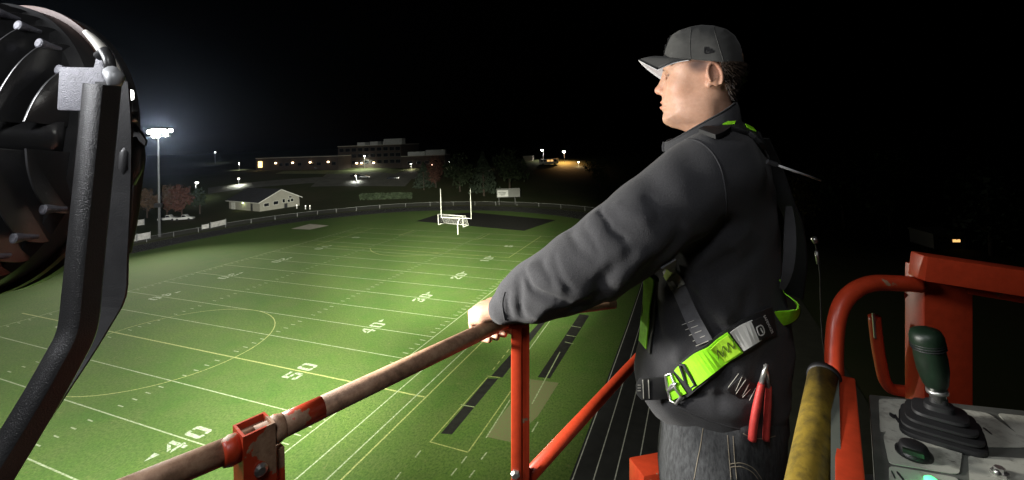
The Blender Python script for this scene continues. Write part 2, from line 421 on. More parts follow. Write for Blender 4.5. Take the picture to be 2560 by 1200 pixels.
for s in (0, 1):
    e0 = A - ab * ov + (ac * -ov if s == 0 else ac * (Wd + ov)) + UP * (he - .32)
    r0 = A - ab * ov + mid + UP * (ha + .03)
    n_ = (r0 - e0).cross(ab).normalized(); n_ = n_ if n_.z > 0 else -n_
    o = MB().prism([e0, r0, r0 + ab * (Lw + 2 * ov), e0 + ab * (Lw + 2 * ov)], n_ * .15).build('roof', M_ROOF, ch)
    MB().bar(e0 - ab * .02, r0 - ab * .02, .04, .26).build('barge_board', M_TRIM, o)
    if s == 0: MB().bar(e0 - UP * .02, e0 + ab * (Lw + 2 * ov) - UP * .02, .12, .2).build('gutter', M_TRIM, o)
for d_, z_, w_, h_ in ((2.0, 1.8, 1.5, .9), (5.0, 2.0, 1.5, 1.0), (7.6, 2.3, .8, 1.1), (9.3, 2.1, .8, .8), (10.4, 2.2, .9, .8), (9.8, 3.3, .9, .4)):
    f_ = MB().box(A + ac * d_ - ab * .02 + UP * z_, (w_ + .2, .08, h_ + .2), ac, ab, UP).build('window', M_TRIM, ch)
    MB().box(A + ac * d_ - ab * .05 + UP * z_, (w_, .06, h_), ac, ab, UP).build('pane', M_PANE, f_)
MB().box(A + ac * 8.3 - ab * .03 + UP * .7, (1.0, .08, 1.4), ac, ab, UP).build('door', M_DARKM, ch)
MB().box(A + ab * 4.6 - ac * .03 + UP * 1.1, (1.1, .08, 2.2), ab, ac, UP).build('door', M_DARKM, ch)
MB().box(A + ab * 15.6 - ac * .03 + UP * 1.1, (2.4, .08, 2.2), ab, ac, UP).build('garage_door', M_TRIM, ch)
q = A + ab * 9.2 - ac * .25 + UP * 2.3
MB().lathe(q, -ac, [(0, .14), (.12, .17), (.2, .08)], 10).build('wall_lamp', emit('greenish lamp', (.85, 1, .45), 14), ch)
lamp('wall_lamp_light', 'POINT', q - ac * .5, 70, (.85, 1, .5), .12, parent=ch)

# banners on the perimeter fence
bi = 0
for pa, pb, hh in (((505, 574), (522, 571), 10), ((527, 571), (565, 562), 13), ((330, 567), (361, 563), 14), ((309, 611), (341, 604), 16), ((343, 603), (376, 597), 16)):
    a_, b_ = onz(*pa, 0), onz(*pb, 0); H_ = rise(a_, hh)
    lab = ['small white fence banner, nearer end of the pair beside the track', 'long white fence banner in front of the clubhouse yard', 'white fence banner standing behind the floodlight mast, on the grass',
           'white fence banner by the black fixture yoke, nearest the frame edge', 'white fence banner touching the foot of the far floodlight mast'][bi]; bi += 1
    t_ = thing('fence_banner', (a_ + b_) / 2, lab, 'banner', 'white banners along the perimeter fence')
    n_ = 3 if (b_ - a_).length > 5 else 1
    for k in range(n_):
        p0 = a_.lerp(b_, (k + .03) / n_); p1 = a_.lerp(b_, (k + .97) / n_)
        MB().bar(p0 + UP * (H_ / 2 + .12), p1 + UP * (H_ / 2 + .12), .03, H_).build('panel', M_VINYL, t_)
    for k in range(n_ + 1): MB().tube([a_.lerp(b_, k / n_), a_.lerp(b_, k / n_) + UP * (H_ + .3)], .04, 6).build('post', M_GALV, t_)

# cars
M_TYRE = pm('tyre rubber', (.015, .015, .015), .8); M_CWH = pm('white car paint', (.6, .6, .6), .25, var=.05); M_CDK = pm('dark car paint', (.02, .022, .03), .2, var=.05); M_CSL = pm('silver car paint', (.35, .36, .38), .25, .4, var=.05)
def car(px, py, yaw, m, label, pickup=False, light=None):
    q = hit(px, py); t_ = thing('parked_car', q, label, 'car', 'parked cars on the hill and by the trees')
    ex = Vector((math.cos(yaw), math.sin(yaw), 0)); ey = Vector((-ex.y, ex.x, 0))
    side = [(-2.3, .35), (-2.35, .8), (-2.0, .95)] + ([(-.35, 1.0), (-.3, 1.65), (.5, 1.65), (1.0, 1.0)] if pickup else [(-1.7, 1.0), (-1.1, 1.45), (.2, 1.48), (.95, 1.0)]) + [(1.9, .9), (2.3, .75), (2.35, .4)]
    MB().prism([q + ex * a + UP * z - ey * .88 for a, z in side], ey * 1.76).build('body', m, t_, bevel=.06)
    win = [(-.28, 1.05), (-.22, 1.55), (.42, 1.55), (.85, 1.05)] if pickup else [(-1.5, 1.03), (-1.05, 1.38), (.15, 1.4), (.75, 1.03)]
    MB().prism([q + ex * a + UP * z - ey * .895 for a, z in win], ey * 1.79).build('side_glass', M_PANE, t_)
    for a in (-1.45, 1.4):
        for s in (-1, 1):
            MB().lathe(q + ex * a + ey * (.80 * s) + UP * .34, ey * s, [(0, .34), (.12, .34), (.14, .2)], 14).build('wheel', M_TYRE, t_)
    if light:
        for s in (-.6, .6): MB().lathe(q + ex * 2.3 + ey * s + UP * .65, ex, [(0, .11), (.08, .11)], 10).build('headlight', emit('car lamp', (1, .95, .8), light), t_)
yc = math.atan2(RT.y, RT.x)
car(421, 552, yc + .2, M_CWH, 'white pickup parked under the red tree, the one nearer the mast', True)
car(461, 551, yc + .25, M_CWH, 'white pickup parked under the red tree, the one nearer the clubhouse', True)
car(912, 446, yc + .1, M_CSL, 'silver car in the hillside lot below the lit school entrance')
car(888, 443, yc + 2.6, M_CDK, 'dark car with a lamp on behind the silver car', light=9)
car(982, 449, yc + .1, M_CDK, 'dark car with a lamp on, alone on the hillside lot', light=7)
car(800, 423, yc + .4, M_CDK, 'dark car at the foot of the long low school wing')

# trees
def leafmat(name, col):
    m, t, b = newmat(name); co = coords(t); n = noise(t, co, 1.1, 4)
    t.links.new(ramp(t, n, [(.3, tuple(c * .5 for c in col)), (.7, tuple(c * 1.4 for c in col))]), b.inputs['Base Color']); b.inputs['Roughness'].default_value = .8
    return m
L_RED = leafmat('red autumn leaves', (.085, .034, .024)); L_RUST = leafmat('rust autumn leaves', (.08, .05, .028)); L_GRN = leafmat('dark green leaves', (.022, .036, .013)); L_EVG = leafmat('evergreen needles', (.02, .032, .018)); L_YEL = leafmat('yellowing leaves', (.12, .10, .025))
M_BARK = pm('bark', (.06, .045, .035), .9, var=.3, scale=6)
def tree(q, h, r, m, label, cat='tree', conic=False, n=900, leaf=None, seed=0):
    rg = random.Random(seed); t_ = thing('tree', q, label, cat, 'trees round the sports ground')
    tr = MB().tube([q - UP * .3, q + UP * h * .45, q + UP * h * .85], [h * .028, h * .018, h * .005], 8)
    lob = []
    for k in range(9):
        a = rg.uniform(0, 6.28); z = rg.uniform(.32, .8); d = r * rg.uniform(.3, .75) * (1.2 - z if conic else 1)
        e = q + UP * h * z + Vector((math.cos(a), math.sin(a), 0)) * d; s_ = q + UP * h * (z - .14)
        tr.tube([s_, s_.lerp(e, .5) + UP * .1, e], [h * .009, h * .006, h * .002], 5)
        lob.append((e, r * rg.uniform(.3, .55)))
    lob.append((q + UP * h * .86, r * .45)); lob.append((q + UP * h * .6, r * .6))
    tr.build('trunk', M_BARK, t_, True)
    cr = MB(); lf = leaf or h * .035
    for k in range(n):
        if conic:
            z = rg.random() ** 1.3; a = rg.uniform(0, 6.28); d = r * (1 - z) * rg.uniform(.35, 1.05); c = q + UP * h * (.1 + .9 * z) + Vector((math.cos(a), math.sin(a), 0)) * d
        else:
            e, lr = rg.choice(lob); v = Vector((rg.gauss(0, 1), rg.gauss(0, 1), rg.gauss(0, .8))).normalized() * lr * rg.uniform(.55, 1.1) ; c = e + v
        u = Vector((rg.gauss(0, 1), rg.gauss(0, 1), rg.gauss(0, 1))).normalized(); v = u.orthogonal().normalized(); s1 = lf * rg.uniform(.6, 1.4)
        cr.add([c - u * s1, c + v * s1 * .6, c + u * s1, c - v * s1 * .6], [(0, 1, 2, 3)])
    cr.build('crown', m, t_)
def tpx(px, py, top, wpx, m, label, **kw):
    q = hit(px, py); z = depth(q); tree(q, (py - top) * z / FPX, wpx / 2 * z / FPX, m, label, seed=int(px), **kw)
tpx(455, 545, 462, 62, L_RED, 'red autumn tree behind two white pickups')
tpx(418, 543, 462, 60, L_RUST, 'rust-coloured autumn tree just beside the far mast')
tpx(368, 545, 470, 60, L_RUST, 'dim rust tree between the mast and the black fixture')
tpx(500, 535, 470, 50, L_EVG, 'dark tree under the small street lamp near the clubhouse')
tpx(1090, 470, 392, 70, L_RED, 'dark red tree on the slope behind the goal post')
tpx(1060, 475, 405, 60, L_EVG, 'dark evergreen beside the red tree on the slope', conic=True)
tpx(1150, 480, 385, 90, L_GRN, 'broad dark tree behind the right goal upright')
tpx(1210, 490, 380, 90, L_EVG, 'dark evergreen between the goal post and the scoreboard', conic=True)
tpx(1275, 485, 375, 100, L_GRN, 'large dark tree behind the scoreboard')
tpx(2010, 560, 440, 120, L_YEL, 'yellowing tree glimpsed past the backpack straps')
tpx(2110, 570, 400, 170, L_GRN, 'unlit tree in the dark beyond the red guard loop')
tpx(2230, 590, 380, 200, L_GRN, 'unlit broad tree left of the dim shed')
tpx(2480, 640, 400, 220, L_EVG, 'unlit tree above the red control post, near the frame edge')
tpx(1500, 470, 400, 90, L_GRN, 'dark tree just above the worker\'s elbow')
# hedge
h0, h1 = hit(900, 500), hit(1030, 497)
hd = thing('hedge', (h0 + h1) / 2, 'low clipped dark hedge on the slope above the far track bend', 'hedge')
mb = MB(); rg = random.Random(5)
for k in range(1800):
    t_ = rg.random(); c = h0.lerp(h1, t_) + FW * rg.uniform(-.9, .9) + UP * rg.uniform(.1, 2.2); c.z += 0
    u = Vector((rg.gauss(0, 1), rg.gauss(0, 1), rg.gauss(0, 1))).normalized(); v = u.orthogonal().normalized(); s1 = rg.uniform(.15, .35)
    mb.add([c - u * s1, c + v * s1, c + u * s1, c - v * s1], [(0, 1, 2, 3)])
mb.build('foliage', L_GRN, hd)

# school on the hill
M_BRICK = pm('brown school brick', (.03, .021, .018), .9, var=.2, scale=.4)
M_PARAP = pm('concrete coping', (.3, .28, .25), .8)
warm = (1, .62, .3)
M_WARM = emit('warm lamp glass', (1, .72, .42), 9); M_COOL = emit('white lamp glass', (1, .95, .85), 26); M_AMB = emit('lit amber window', (1, .55, .18), 1.3)
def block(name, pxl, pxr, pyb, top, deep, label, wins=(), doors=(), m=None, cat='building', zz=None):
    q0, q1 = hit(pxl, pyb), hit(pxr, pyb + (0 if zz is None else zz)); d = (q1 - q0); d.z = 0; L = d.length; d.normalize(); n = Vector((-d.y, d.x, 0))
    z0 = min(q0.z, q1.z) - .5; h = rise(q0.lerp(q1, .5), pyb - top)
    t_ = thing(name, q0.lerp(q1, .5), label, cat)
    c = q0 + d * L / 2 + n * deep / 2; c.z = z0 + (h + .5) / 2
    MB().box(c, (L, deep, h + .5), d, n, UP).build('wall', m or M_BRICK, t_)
    c2 = c.copy(); c2.z = z0 + h + .5 + .12
    MB().box(c2, (L + .3, deep + .3, .25), d, n, UP).build('coping', M_PARAP, t_)
    for (a, zf, w_, hh, mm) in wins:
        p = q0 + d * L * a - n * .06; p.z = z0 + .5 + h * zf
        f_ = MB().box(p, (w_ + .3, .1, hh + .3), d, n, UP).build('window', M_DARKM, t_)
        MB().box(p - n * .04, (w_, .1, hh), d, n, UP).build('pane', mm, f_)
    return t_, q0, d, n, L, h, z0 + .5
wl = [(a, zf, 2.2, 1.5, M_PANE) for zf in (.3, .58, .84) for a in (.06, .16, .26, .36, .46, .56, .66, .76, .86, .95)]
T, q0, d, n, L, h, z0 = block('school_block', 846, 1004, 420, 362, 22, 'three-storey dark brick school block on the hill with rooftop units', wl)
for a, w_, hh in ((.36, 4, 1.4), (.56, 4, 1.6), (.86, 9, 2.6), (.75, 3, 1.5)):
    p = q0 + d * L * a + n * 3; p.z = z0 + h + .25 + hh / 2; MB().box(p, (w_, 4, hh), d, n, UP).build('rooftop_unit', M_GALV, T)
for a in (.30, .38, .57):
    p = q0 + d * L * a - n * .2; p.z = z0 + h * .26
    MB().box(p, (.9, .3, .6), d, n, UP).build('wall_lamp', M_WARM, T); lamp('entrance_light', 'POINT', p - n * 1.5, 30, warm, .3, parent=T)
T, q0, d, n, L, h, z0 = block('school_wing', 640, 846, 426, 392, 18, 'long low school wing lit by four warm wall lamps', [(a, .5, 2.2, 1.3, M_PANE) for a in (.32, .4, .55, .7, .78, .95)])
for a in (.26, .47, .68, .89):
    p = q0 + d * L * a - n * .2; p.z = z0 + h * .62
    MB().box(p, (.9, .3, .6), d, n, UP).build('wall_lamp', M_WARM, T); lamp('wall_lamp_light', 'POINT', p - n * 1.2 - UP * .3, random.uniform(12, 45), warm, .3, parent=T)
p = q0 + d * L * .06 - n * .08; p.z = z0 + h * .55
f_ = MB().box(p, (3.6, .1, 3.4), d, n, UP).build('doorway', M_DARKM, T); MB().box(p - n * .05, (2.6, .1, 3.0), d, n, UP).build('pane', emit('lit yellow doorway', (1, .68, .25), 3.2), f_)
lamp('doorway_light', 'POINT', p - n * 2, 160, (1, .75, .4), .3, parent=T)
T, q0, d, n, L, h, z0 = block('school_annex', 1004, 1112, 420, 388, 16, 'low dark annex to the tall school block, with pale rooftop boxes', [(a, .5, 2, 1.2, M_PANE) for a in (.2, .4, .6, .8)])
for a, w_, hh in ((.34, 8, 1.8), (.78, 9, 2.4)):
    p = q0 + d * L * a + n * 3; p.z = z0 + h + .25 + hh / 2; MB().box(p, (w_, 4, hh), d, n, UP).build('rooftop_unit', M_GALV, T)
p = q0 + d * L * .72 - n * .2; p.z = z0 + h * .3; MB().box(p, (.8, .3, .5), d, n, UP).build('wall_lamp', emit('pinkish lamp', (1, .6, .45), 14), T)
lamp('annex_light', 'POINT', p - n * 1.5, 120, (1, .6, .4), .3, parent=T)
# shed far right, bus in the lit lot
T, q0, d, n, L, h, z0 = block('shed', 2335, 2415, 622, 588, 5, 'dim low shed beyond the red control post', [(.3, .6, 1.2, .5, M_PARAP), (.7, .6, 1.0, .4, M_AMB)], m=M_PARAP, cat='shed')
T, q0, d, n, L, h, z0 = block('portable_classroom', 1308, 1332, 402, 391, 6, 'small pale hut by the lamps at the top of the orange-lit slope', m=M_PARAP, cat='hut')
q = hit(1372, 412); zz = depth(q); ex = RT
bus = thing('bus', q, 'long vehicle with two amber windows at the edge of the orange-lit slope', 'bus')
MB().box(q + UP * 1.6, (9, 2.4, 2.4), RT, FW, UP).build('body', M_CWH, bus, bevel=.15)
for k in range(5): MB().box(q + UP * 2.0 - FW * 1.21 + RT * (-3.4 + k * 1.6), (1.2, .06, .8), RT, FW, UP).build('window', M_AMB if k in (2, 3) else M_PANE, bus)
for k in (-2.8, 2.8): MB().lathe(q + UP * .45 - FW * 1.0 + RT * k, -FW, [(0, .45), (.25, .45)], 14).build('wheel', M_TYRE, bus)

# roads and car park draped over the slope
def drape(name, P, wd, m):
    pts = [hit(x, y) for x, y in P]; pts = [Vector(p) for p in spline(pts, 5)]; V = []
    for i, p in enumerate(pts):
        d = (pts[min(i + 1, len(pts) - 1)] - pts[max(i - 1, 0)]); d.z = 0; d.normalize(); n = Vector((-d.y, d.x, 0))
        for k in range(5):
            q = p + n * wd * (k / 4 - .5); V.append((q.x, q.y, hill(q.x, q.y) + .06))
    F = [(i * 5 + k, i * 5 + k + 1, (i + 1) * 5 + k + 1, (i + 1) * 5 + k) for i in range(len(pts) - 1) for k in range(4)]
    return tag(mk(name, V, F, m, sm=True), kind='structure')
M_LOT = pm('pale worn asphalt', (.09, .088, .08), .9, var=.25, scale=.3); M_LAWN = pm('pale mown verge', (.12, .15, .06), .95, var=.25, scale=.3)
drape('hill_road', [(520, 478), (640, 462), (800, 450), (960, 444), (1060, 440)], 9, M_LOT)
drape('car_park', [(800, 448), (900, 446), (1030, 448)], 22, M_LOT)
drape('school_verge', [(700, 431), (850, 430), (940, 426), (1000, 430)], 8, M_LAWN)
# scoreboard
q = hit(1270, 512); zz = depth(q); s_ = zz / FPX
sb = thing('scoreboard', q, 'dark scoreboard with a white sponsor panel beyond the end zone', 'scoreboard')
for a in (-22, 18): MB().tube([q + RT * a * s_, q + RT * a * s_ + UP * 40 * s_], .12, 8).build('post', M_DARKM, sb)
MB().box(q + UP * 30 * s_ + RT * 2 * s_, (58 * s_, .4, 22 * s_), RT, FW, UP).build('board', M_DARKM, sb)
o = MB().box(q + UP * 29 * s_ - FW * .22 - RT * 12 * s_, (27 * s_, .08, 16 * s_), RT, FW, UP).build('sponsor_panel', pm('pale sign face', (.4, .4, .42), .6), sb)
for a, z_, w_ in ((-17, 32, 12), (-8, 31, 8), (-13, 28, 16), (-12, 25, 10)): MB().box(q + UP * z_ * s_ - FW * .27 + RT * a * s_, (w_ * s_, .02, 1.6 * s_), RT, FW, UP).build('lettering', M_DARKM, o)

# street lamps
def street(px, py, top, m, en, col, label, arm=0.0, glow=.35, aim=None):
    q = hit(px, py); z = depth(q); h = (py - top) * z / FPX
    t_ = thing('street_lamp', q, label, 'street lamp', 'street lamps on the hill')
    MB().tube([q, q + UP * h], [.09, .06], 8).build('pole', M_GALV, t_)
    e = q + UP * h + RT * arm
    if arm: MB().tube([q + UP * (h - .1), e], .05, 6).build('arm', M_GALV, t_)
    hd_ = MB().box(e + UP * .1, (.9, .5, .16), RT, FW, UP).build('head', M_DARKM, t_)
    MB().lathe(e - UP * .01, -UP, [(0, glow), (glow * .5, glow * .9), (glow * .9, glow * .4)], 12).build('lamp_glass', m, hd_, True)
    lamp('street_light', 'SPOT', e - UP * .9, en, col, .3, e - UP * 10, 150, .6, parent=t_)
street(490, 500, 456, M_COOL, 900, (.95, 1, .85), 'small street lamp with a greenish head between the red tree and clubhouse', .4, .5)
street(597, 464, 446, M_COOL, 5200, (.95, 1, .85), 'street lamp lighting the grass slope above the clubhouse roof', 0, .35)
street(538, 408, 380, M_COOL, 900, (.9, .95, 1), 'faint lone lamp far left of the school, highest on the hill', 0, .3)
street(598, 425, 407, M_COOL, 1800, (1, .95, .85), 'thin lamp just left of the lit school doorway', 0, .25)
street(912, 421, 389, M_COOL, 9000, (.95, 1, .75), 'tall lamp in front of the school entrance', 0, .35)
street(1028, 424, 409, M_COOL, 1500, (1, .9, .75), 'low lamp by the corner of the tall school block', 0, .3)
street(1125, 420, 405, M_COOL, 300, (1, .95, .85), 'dim lamp at the end of the school annex', 0, .25)
street(1359, 402, 374, M_COOL, 3000, (1, .95, .8), 'tall bright street lamp above the pale hut', -.6, .6)
street(1411, 408, 378, M_COOL, 30000, (1, .50, .18), 'bright round lamp above the orange-lit slope', 0, .75)
street(1447, 417, 405, M_COOL, 700, (1, .8, .6), 'small lamp closest to the worker, low beside the orange-lit slope', 0, .35)
street(890, 455, 439, M_COOL, 2600, (.95, 1, .9), 'lamp standing among the cars of the hillside lot', 0, .3)
street(1218, 425, 415, M_COOL, 100, (1, .95, .9), 'tiny dim lamp seen through the dark trees', 0, .3)
for i, (px, py) in enumerate(((742, 521), (764, 523), (775, 523))):
    q = hit(px, py)
    t_ = thing('marker_post', q, ['white marker post at the clubhouse corner', 'middle one of three white marker posts beside the clubhouse', 'white marker post farthest from the clubhouse wall'][i], 'marker post', 'white marker posts beside the clubhouse')
    MB().lathe(q, UP, [(0, .22), (.05, .22), (.06, .15), (1.15, .10), (1.2, .04)], 10).build('body', pm('white marker plastic', (.8, .8, .76), .5), t_)
    MB().lathe(q + UP * .9, UP, [(0, .16), (.25, .14)], 10).build('lit_band', emit('lit marker band', (1, .97, .85), 2.2), t_)
# chain-link fence along the far side: posts and rails
mb = MB(); fc = offset(ic, 9.3)
fence = thing('perimeter_fence', (-30, 92, 0), 'low wire fence round the far bend of the track', 'fence')
for i in range(18, 68, 2):
    p = fc[i]; MB().tube([(p.x, p.y, 0), (p.x, p.y, 1.1)], .03, 6).build('post', M_GALV, fence)
MB().tube([(p.x, p.y, 1.1) for p in fc[18:68]], .02, 5).build('top_rail', M_GALV, fence)
# ================================================================== the lift basket we stand in
def worn_paint(name, amount=.30, topwear=0., base=(.48, .048, .016)):
    m, t, b = newmat(name); co = coords(t)
    n1 = noise(t, co, 9, 6, .62); n2 = noise(t, co, 60, 4)
    orange = ramp(t, n2, [(.25, tuple(c * .82 for c in base)), (.75, tuple(c * 1.1 for c in base))])
    rust = ramp(t, noise(t, co, 45, 6, .7), [(.25, (.10, .055, .03)), (.5, (.33, .19, .115)), (.75, (.50, .33, .21))])
    fac = ramp(t, n1, [(1 - amount - .28, 0.0), (1 - amount - .27, 1.0)])
    if topwear:
        g = nd(t, 'ShaderNodeNewGeometry'); s = nd(t, 'ShaderNodeSeparateXYZ'); t.links.new(g.outputs['Normal'], s.inputs[0])
        a = nd(t, 'ShaderNodeMath', operation='MULTIPLY_ADD'); t.links.new(n1, a.inputs[0]); a.inputs[1].default_value = 1.1; t.links.new(s.outputs[2], a.inputs[2])
        fac = ramp(t, a.outputs[0], [(.06, 0.0), (.075, 1.0)])
    t.links.new(mix(t, fac, orange, rust), b.inputs['Base Color'])
    r = nd(t, 'ShaderNodeMix'); t.links.new(fac, r.inputs[0]); r.inputs[2].default_value = .38; r.inputs[3].default_value = .62; t.links.new(r.outputs[0], b.inputs['Roughness'])
    bump(t, b, fac, -.5, .0012)
    return m
M_ORANGE = worn_paint('worn orange-red paint', .065); M_ORWORN = worn_paint('heavily chipped orange-red paint', .145); M_BARE = worn_paint('rail worn to bare brown steel', .3, 1.)
M_BARE2 = M_BARE
M_STEEL = pm('bare steel', (.55, .54, .52), .35, .9, var=.15, scale=60)
M_BLKP = pm('black plastic', (.012, .012, .013), .45, var=.2, scale=40, bmp=.15, bscale=600)
ZR = at(1235, 808, 1.05).z
corner = onz(1300, 784, ZR); rstart = onz(636, 1098, ZR); rail_end = onz(1515, 757, ZR)
bs = thing('lift_basket', at(1500, 1200, 1.6) - UP * .75, 'orange-red steel work basket with a worn top rail and posts', 'lift basket')
rdir = (rstart - corner).normalized()
jp = onz(636, 1098, ZR)                                           # where the near post carries the rail
MB().tube([corner + rdir * .02, jp], .0172, 20).build('top_rail', M_BARE, bs, True)
rnear = onz(372, 1206, ZR); MB().tube([jp, rnear, rnear + (rnear - jp) * 1.2], .0172, 20).build('top_rail', M_BARE, bs, True)
MB().tube([corner - rdir * .0, corner.lerp(rail_end, .5), rail_end, rail_end + (rail_end - corner) * .1], .0165, 16).build('top_rail', M_BARE, bs, True)
MB().tube([jp - rdir * .03, jp - rdir * .10], [.0178, .0175], 20).build('painted_patch', M_ORWORN, bs, True)
# corner post: a square tube with a welded angle on its side
a0 = at(1291, 806, 1.055); a1 = at(1291, 1500, 1.055)
pu = (a0 - a1).normalized(); pr = RT.copy(); pr = (pr - pu * pr.dot(pu)).normalized(); pf = pu.cross(pr)
po = MB().box((a0 + a1) / 2, (.0245, .042, (a0 - a1).length), pr, pf, pu).build('corner_post', M_ORANGE, bs, bevel=.003)
MB().box((a0 + a1) / 2 + pr * .0215 + pf * .006, (.017, .040, (a0 - a1).length - .004), pr, pf, pu).build('post_flange', M_ORWORN, po, bevel=.002)
MB().box(a0 + pr * .006, (.046, .046, .006), pr, pf, pu).build('post_cap', M_ORWORN, po, bevel=.002)
q = at(1288, 1185, 1.034); MB().lathe(q, -pf if pf.dot(FW) > 0 else pf, [(0, .011), (.004, .011), (.008, .007)], 6).build('bolt', M_STEEL, po)
m0 = at(1318, 1195, 1.075); m1 = at(1600, 890, 1.64)
MB().tube([m0, m0.lerp(m1, .5), m1, m1 + (m1 - m0) * .8], .0172, 16).build('mid_rail', M_ORANGE, bs, True)
q = m0.lerp(m1, .66) - FW * .0165 - UP*.004; MB().lathe(q, -FW, [(0, .007), (.003, .007)], 10).build('paint_plug', M_WPAINT, bs)
# near post: hollow square tube whose rim has lost its paint
n0 = jp + UP * .022
n1 = n0 - UP * 1.1; ex = rdir.copy(); ey = Vector((-ex.y, ex.x, 0))
hw = .0215; tk = .0035
mbp = MB()
for sx, sy, wx, wy in ((1, 0, tk, 2 * hw), (-1, 0, tk, 2 * hw), (0, 1, 2 * hw - 2 * tk, tk), (0, -1, 2 * hw - 2 * tk, tk)):
    mbp.box((n0 + n1) / 2 + ex * sx * (hw - tk / 2) + ey * sy * (hw - tk / 2), (wx, wy, 1.1), ex, ey, UP)
np_ = mbp.build('near_post', M_ORWORN, bs)
MB().box(n0 - UP * .012, (2 * hw - 2 * tk, 2 * hw - 2 * tk, .004), ex, ey, UP).build('post_plug', M_BARE, np_)
for s in (-1, 1):
    c = n0 - UP * .022 + ex * s * (hw + .006)
    MB().lathe(c, ex * s, [(-.006, .0195), (.004, .0205), (.010, .0185), (.014, .0175)], 20).build('weld_collar', M_ORWORN, np_, True)
side = -ey if ey.dot(FW) > 0 else ey
MB().lathe(n0 - UP * .055 + side * (hw + .001), side, [(0, .009), (.003, .009), (.006, .005)], 12).build('bolt', M_STEEL, np_)
MB().box(n0 - UP * .14 - ex * (hw + .010), (.010, .030, .19), ex, ey, UP).build('latch_plate', M_ORWORN, np_, bevel=.002)
MB().lathe(n0 - UP * .075 - ex * (hw + .004), -ex, [(0, .008), (.012, .008)], 8).build('bolt', M_BLKP, np_)
# lower gate beam that shows past the worker's knee, deck and toe boards
g0 = at(1590, 1206, 1.45); g1 = at(1720, 1180, 1.5)
MB().bar(g0, g1, .09, .10).build('gate_beam', M_ORWORN, bs, bevel=.006)
ZF = CAM.z - 1.52
DK = MB(); cpt = at(1500, 1200, 1.5); cpt.z = ZF - .03
MB().box(cpt - FW * .35, (2.6, 1.7, .05), RT, FW, UP).build('deck', pm('steel deck plate', (.12, .12, .12), .5, .6, bmp=.4, bscale=90), bs)
for q in (corner, jp, rail_end):
    qq = q.copy(); qq.z = ZF; MB().bar(qq, qq + UP * .45, .04, .04).build('post_foot', M_ORANGE, bs)
MB().bar(Vector((corner.x, corner.y, ZF + .08)), Vector((rail_end.x, rail_end.y, ZF + .08)), .01, .15).build('toe_board', M_ORANGE, bs)

# ------------------------------------------------------------------ control stand on the right
cs = thing('control_stand', at(2345, 1150, .8) - UP * .8, 'orange-red guard frame and post round the lift controls', 'guard frame')
pz = at(2345, 1075, .74).z
q0 = at(2345, 690, 1.0); q1 = at(2345, 1010, 1.0)
pu = (q0 - q1).normalized(); pr = (RT - pu * RT.dot(pu)).normalized(); pf = pu.cross(pr)
MB().box((q0 + q1) / 2 - pu * .35, (.106, .05, (q0 - q1).length + .75), pr, pf, pu).build('post', M_ORANGE, cs, bevel=.004)
MB().bar(at(2293, 664, .955), at(2760, 735, .90), .05, .052).build('top_beam', M_ORANGE, cs, bevel=.004)
MB().bar(at(2405, 712, .99), at(2760, 770, .95), .03, .03).build('inner_beam', M_ORWORN, cs)
lp = [at(x, y, z) for x, y, z in ((2300, 712, .975), (2240, 708, .97), (2185, 708, .965), (2140, 724, .955), (2108, 756, .945), (2092, 800, .935), (2086, 860, .925), (2086, 930, .915), (2094, 985, .91), (2104, 1100, .92))]
MB().tube([Vector(p) for p in spline(lp, 4)], .0165, 16).build('guard_loop', M_ORANGE, cs, True)
lp = [at(x, y, z) for x, y, z in ((2186, 790, 1.05), (2192, 850, 1.05), (2204, 920, 1.05), (2214, 955, 1.05), (2235, 974, 1.05), (2290, 980, 1.04))]
MB().tube([Vector(p) for p in spline(lp, 4)], .0125, 12).build('inner_loop', M_ORANGE, cs, True)
MB().bar(at(2272, 730, 1.02), at(2300, 860, 1.06), .014, .02).build('gusset', M_ORWORN, cs)
MB().tube([at(2183, 783, 1.04), at(2188, 845, 1.04)], .003, 8).build('latch_pin', M_STEEL, cs)
# channel plate and yellow roller beside the panel
c0 = at(2112, 972, .86); c1 = at(2126, 1210, .64)
MB().bar(c0, c1 + (c1 - c0) * .5, .034, .05).build('side_channel', M_ORWORN, cs, bevel=.003)
c0 = at(2089, 965, .855); c1 = at(2092, 1210, .64)
MB().bar(c0, c1 + (c1 - c0) * .5, .012, .045).build('side_strip', pm('grey rubber strip', (.10, .11, .09), .7), cs)
m_yel, t_, b_ = newmat('grimy yellow rubber'); co = coords(t_)
t_.links.new(mix(t_, ramp(t_, noise(t_, co, 28, 6, .7), [(.42, 0.0), (.72, 1.0)]), (.26, .175, .02), (.045, .034, .012)), b_.inputs['Base Color']); b_.inputs['Roughness'].default_value = .6
bump(t_, b_, noise(t_, co, 120, 3), .3, .002)
y0 = at(2060, 948, .86); y1 = at(2014, 1225, .64)
pr_ = thing('padded_roller', y1 - UP * .3, 'grimy yellow padded tube beside the control panel', 'padded tube')
MB().tube([y0, y0.lerp(y1, .5), y1, y1 + (y1 - y0) * .4], .0265, 20).build('padding', m_yel, pr_, True)
MB().lathe(y0, y0 - y1, [(-.003, .0285), (.010, .0285), (.013, .020)], 20).build('end_cap', M_BLKP, pr_, True)

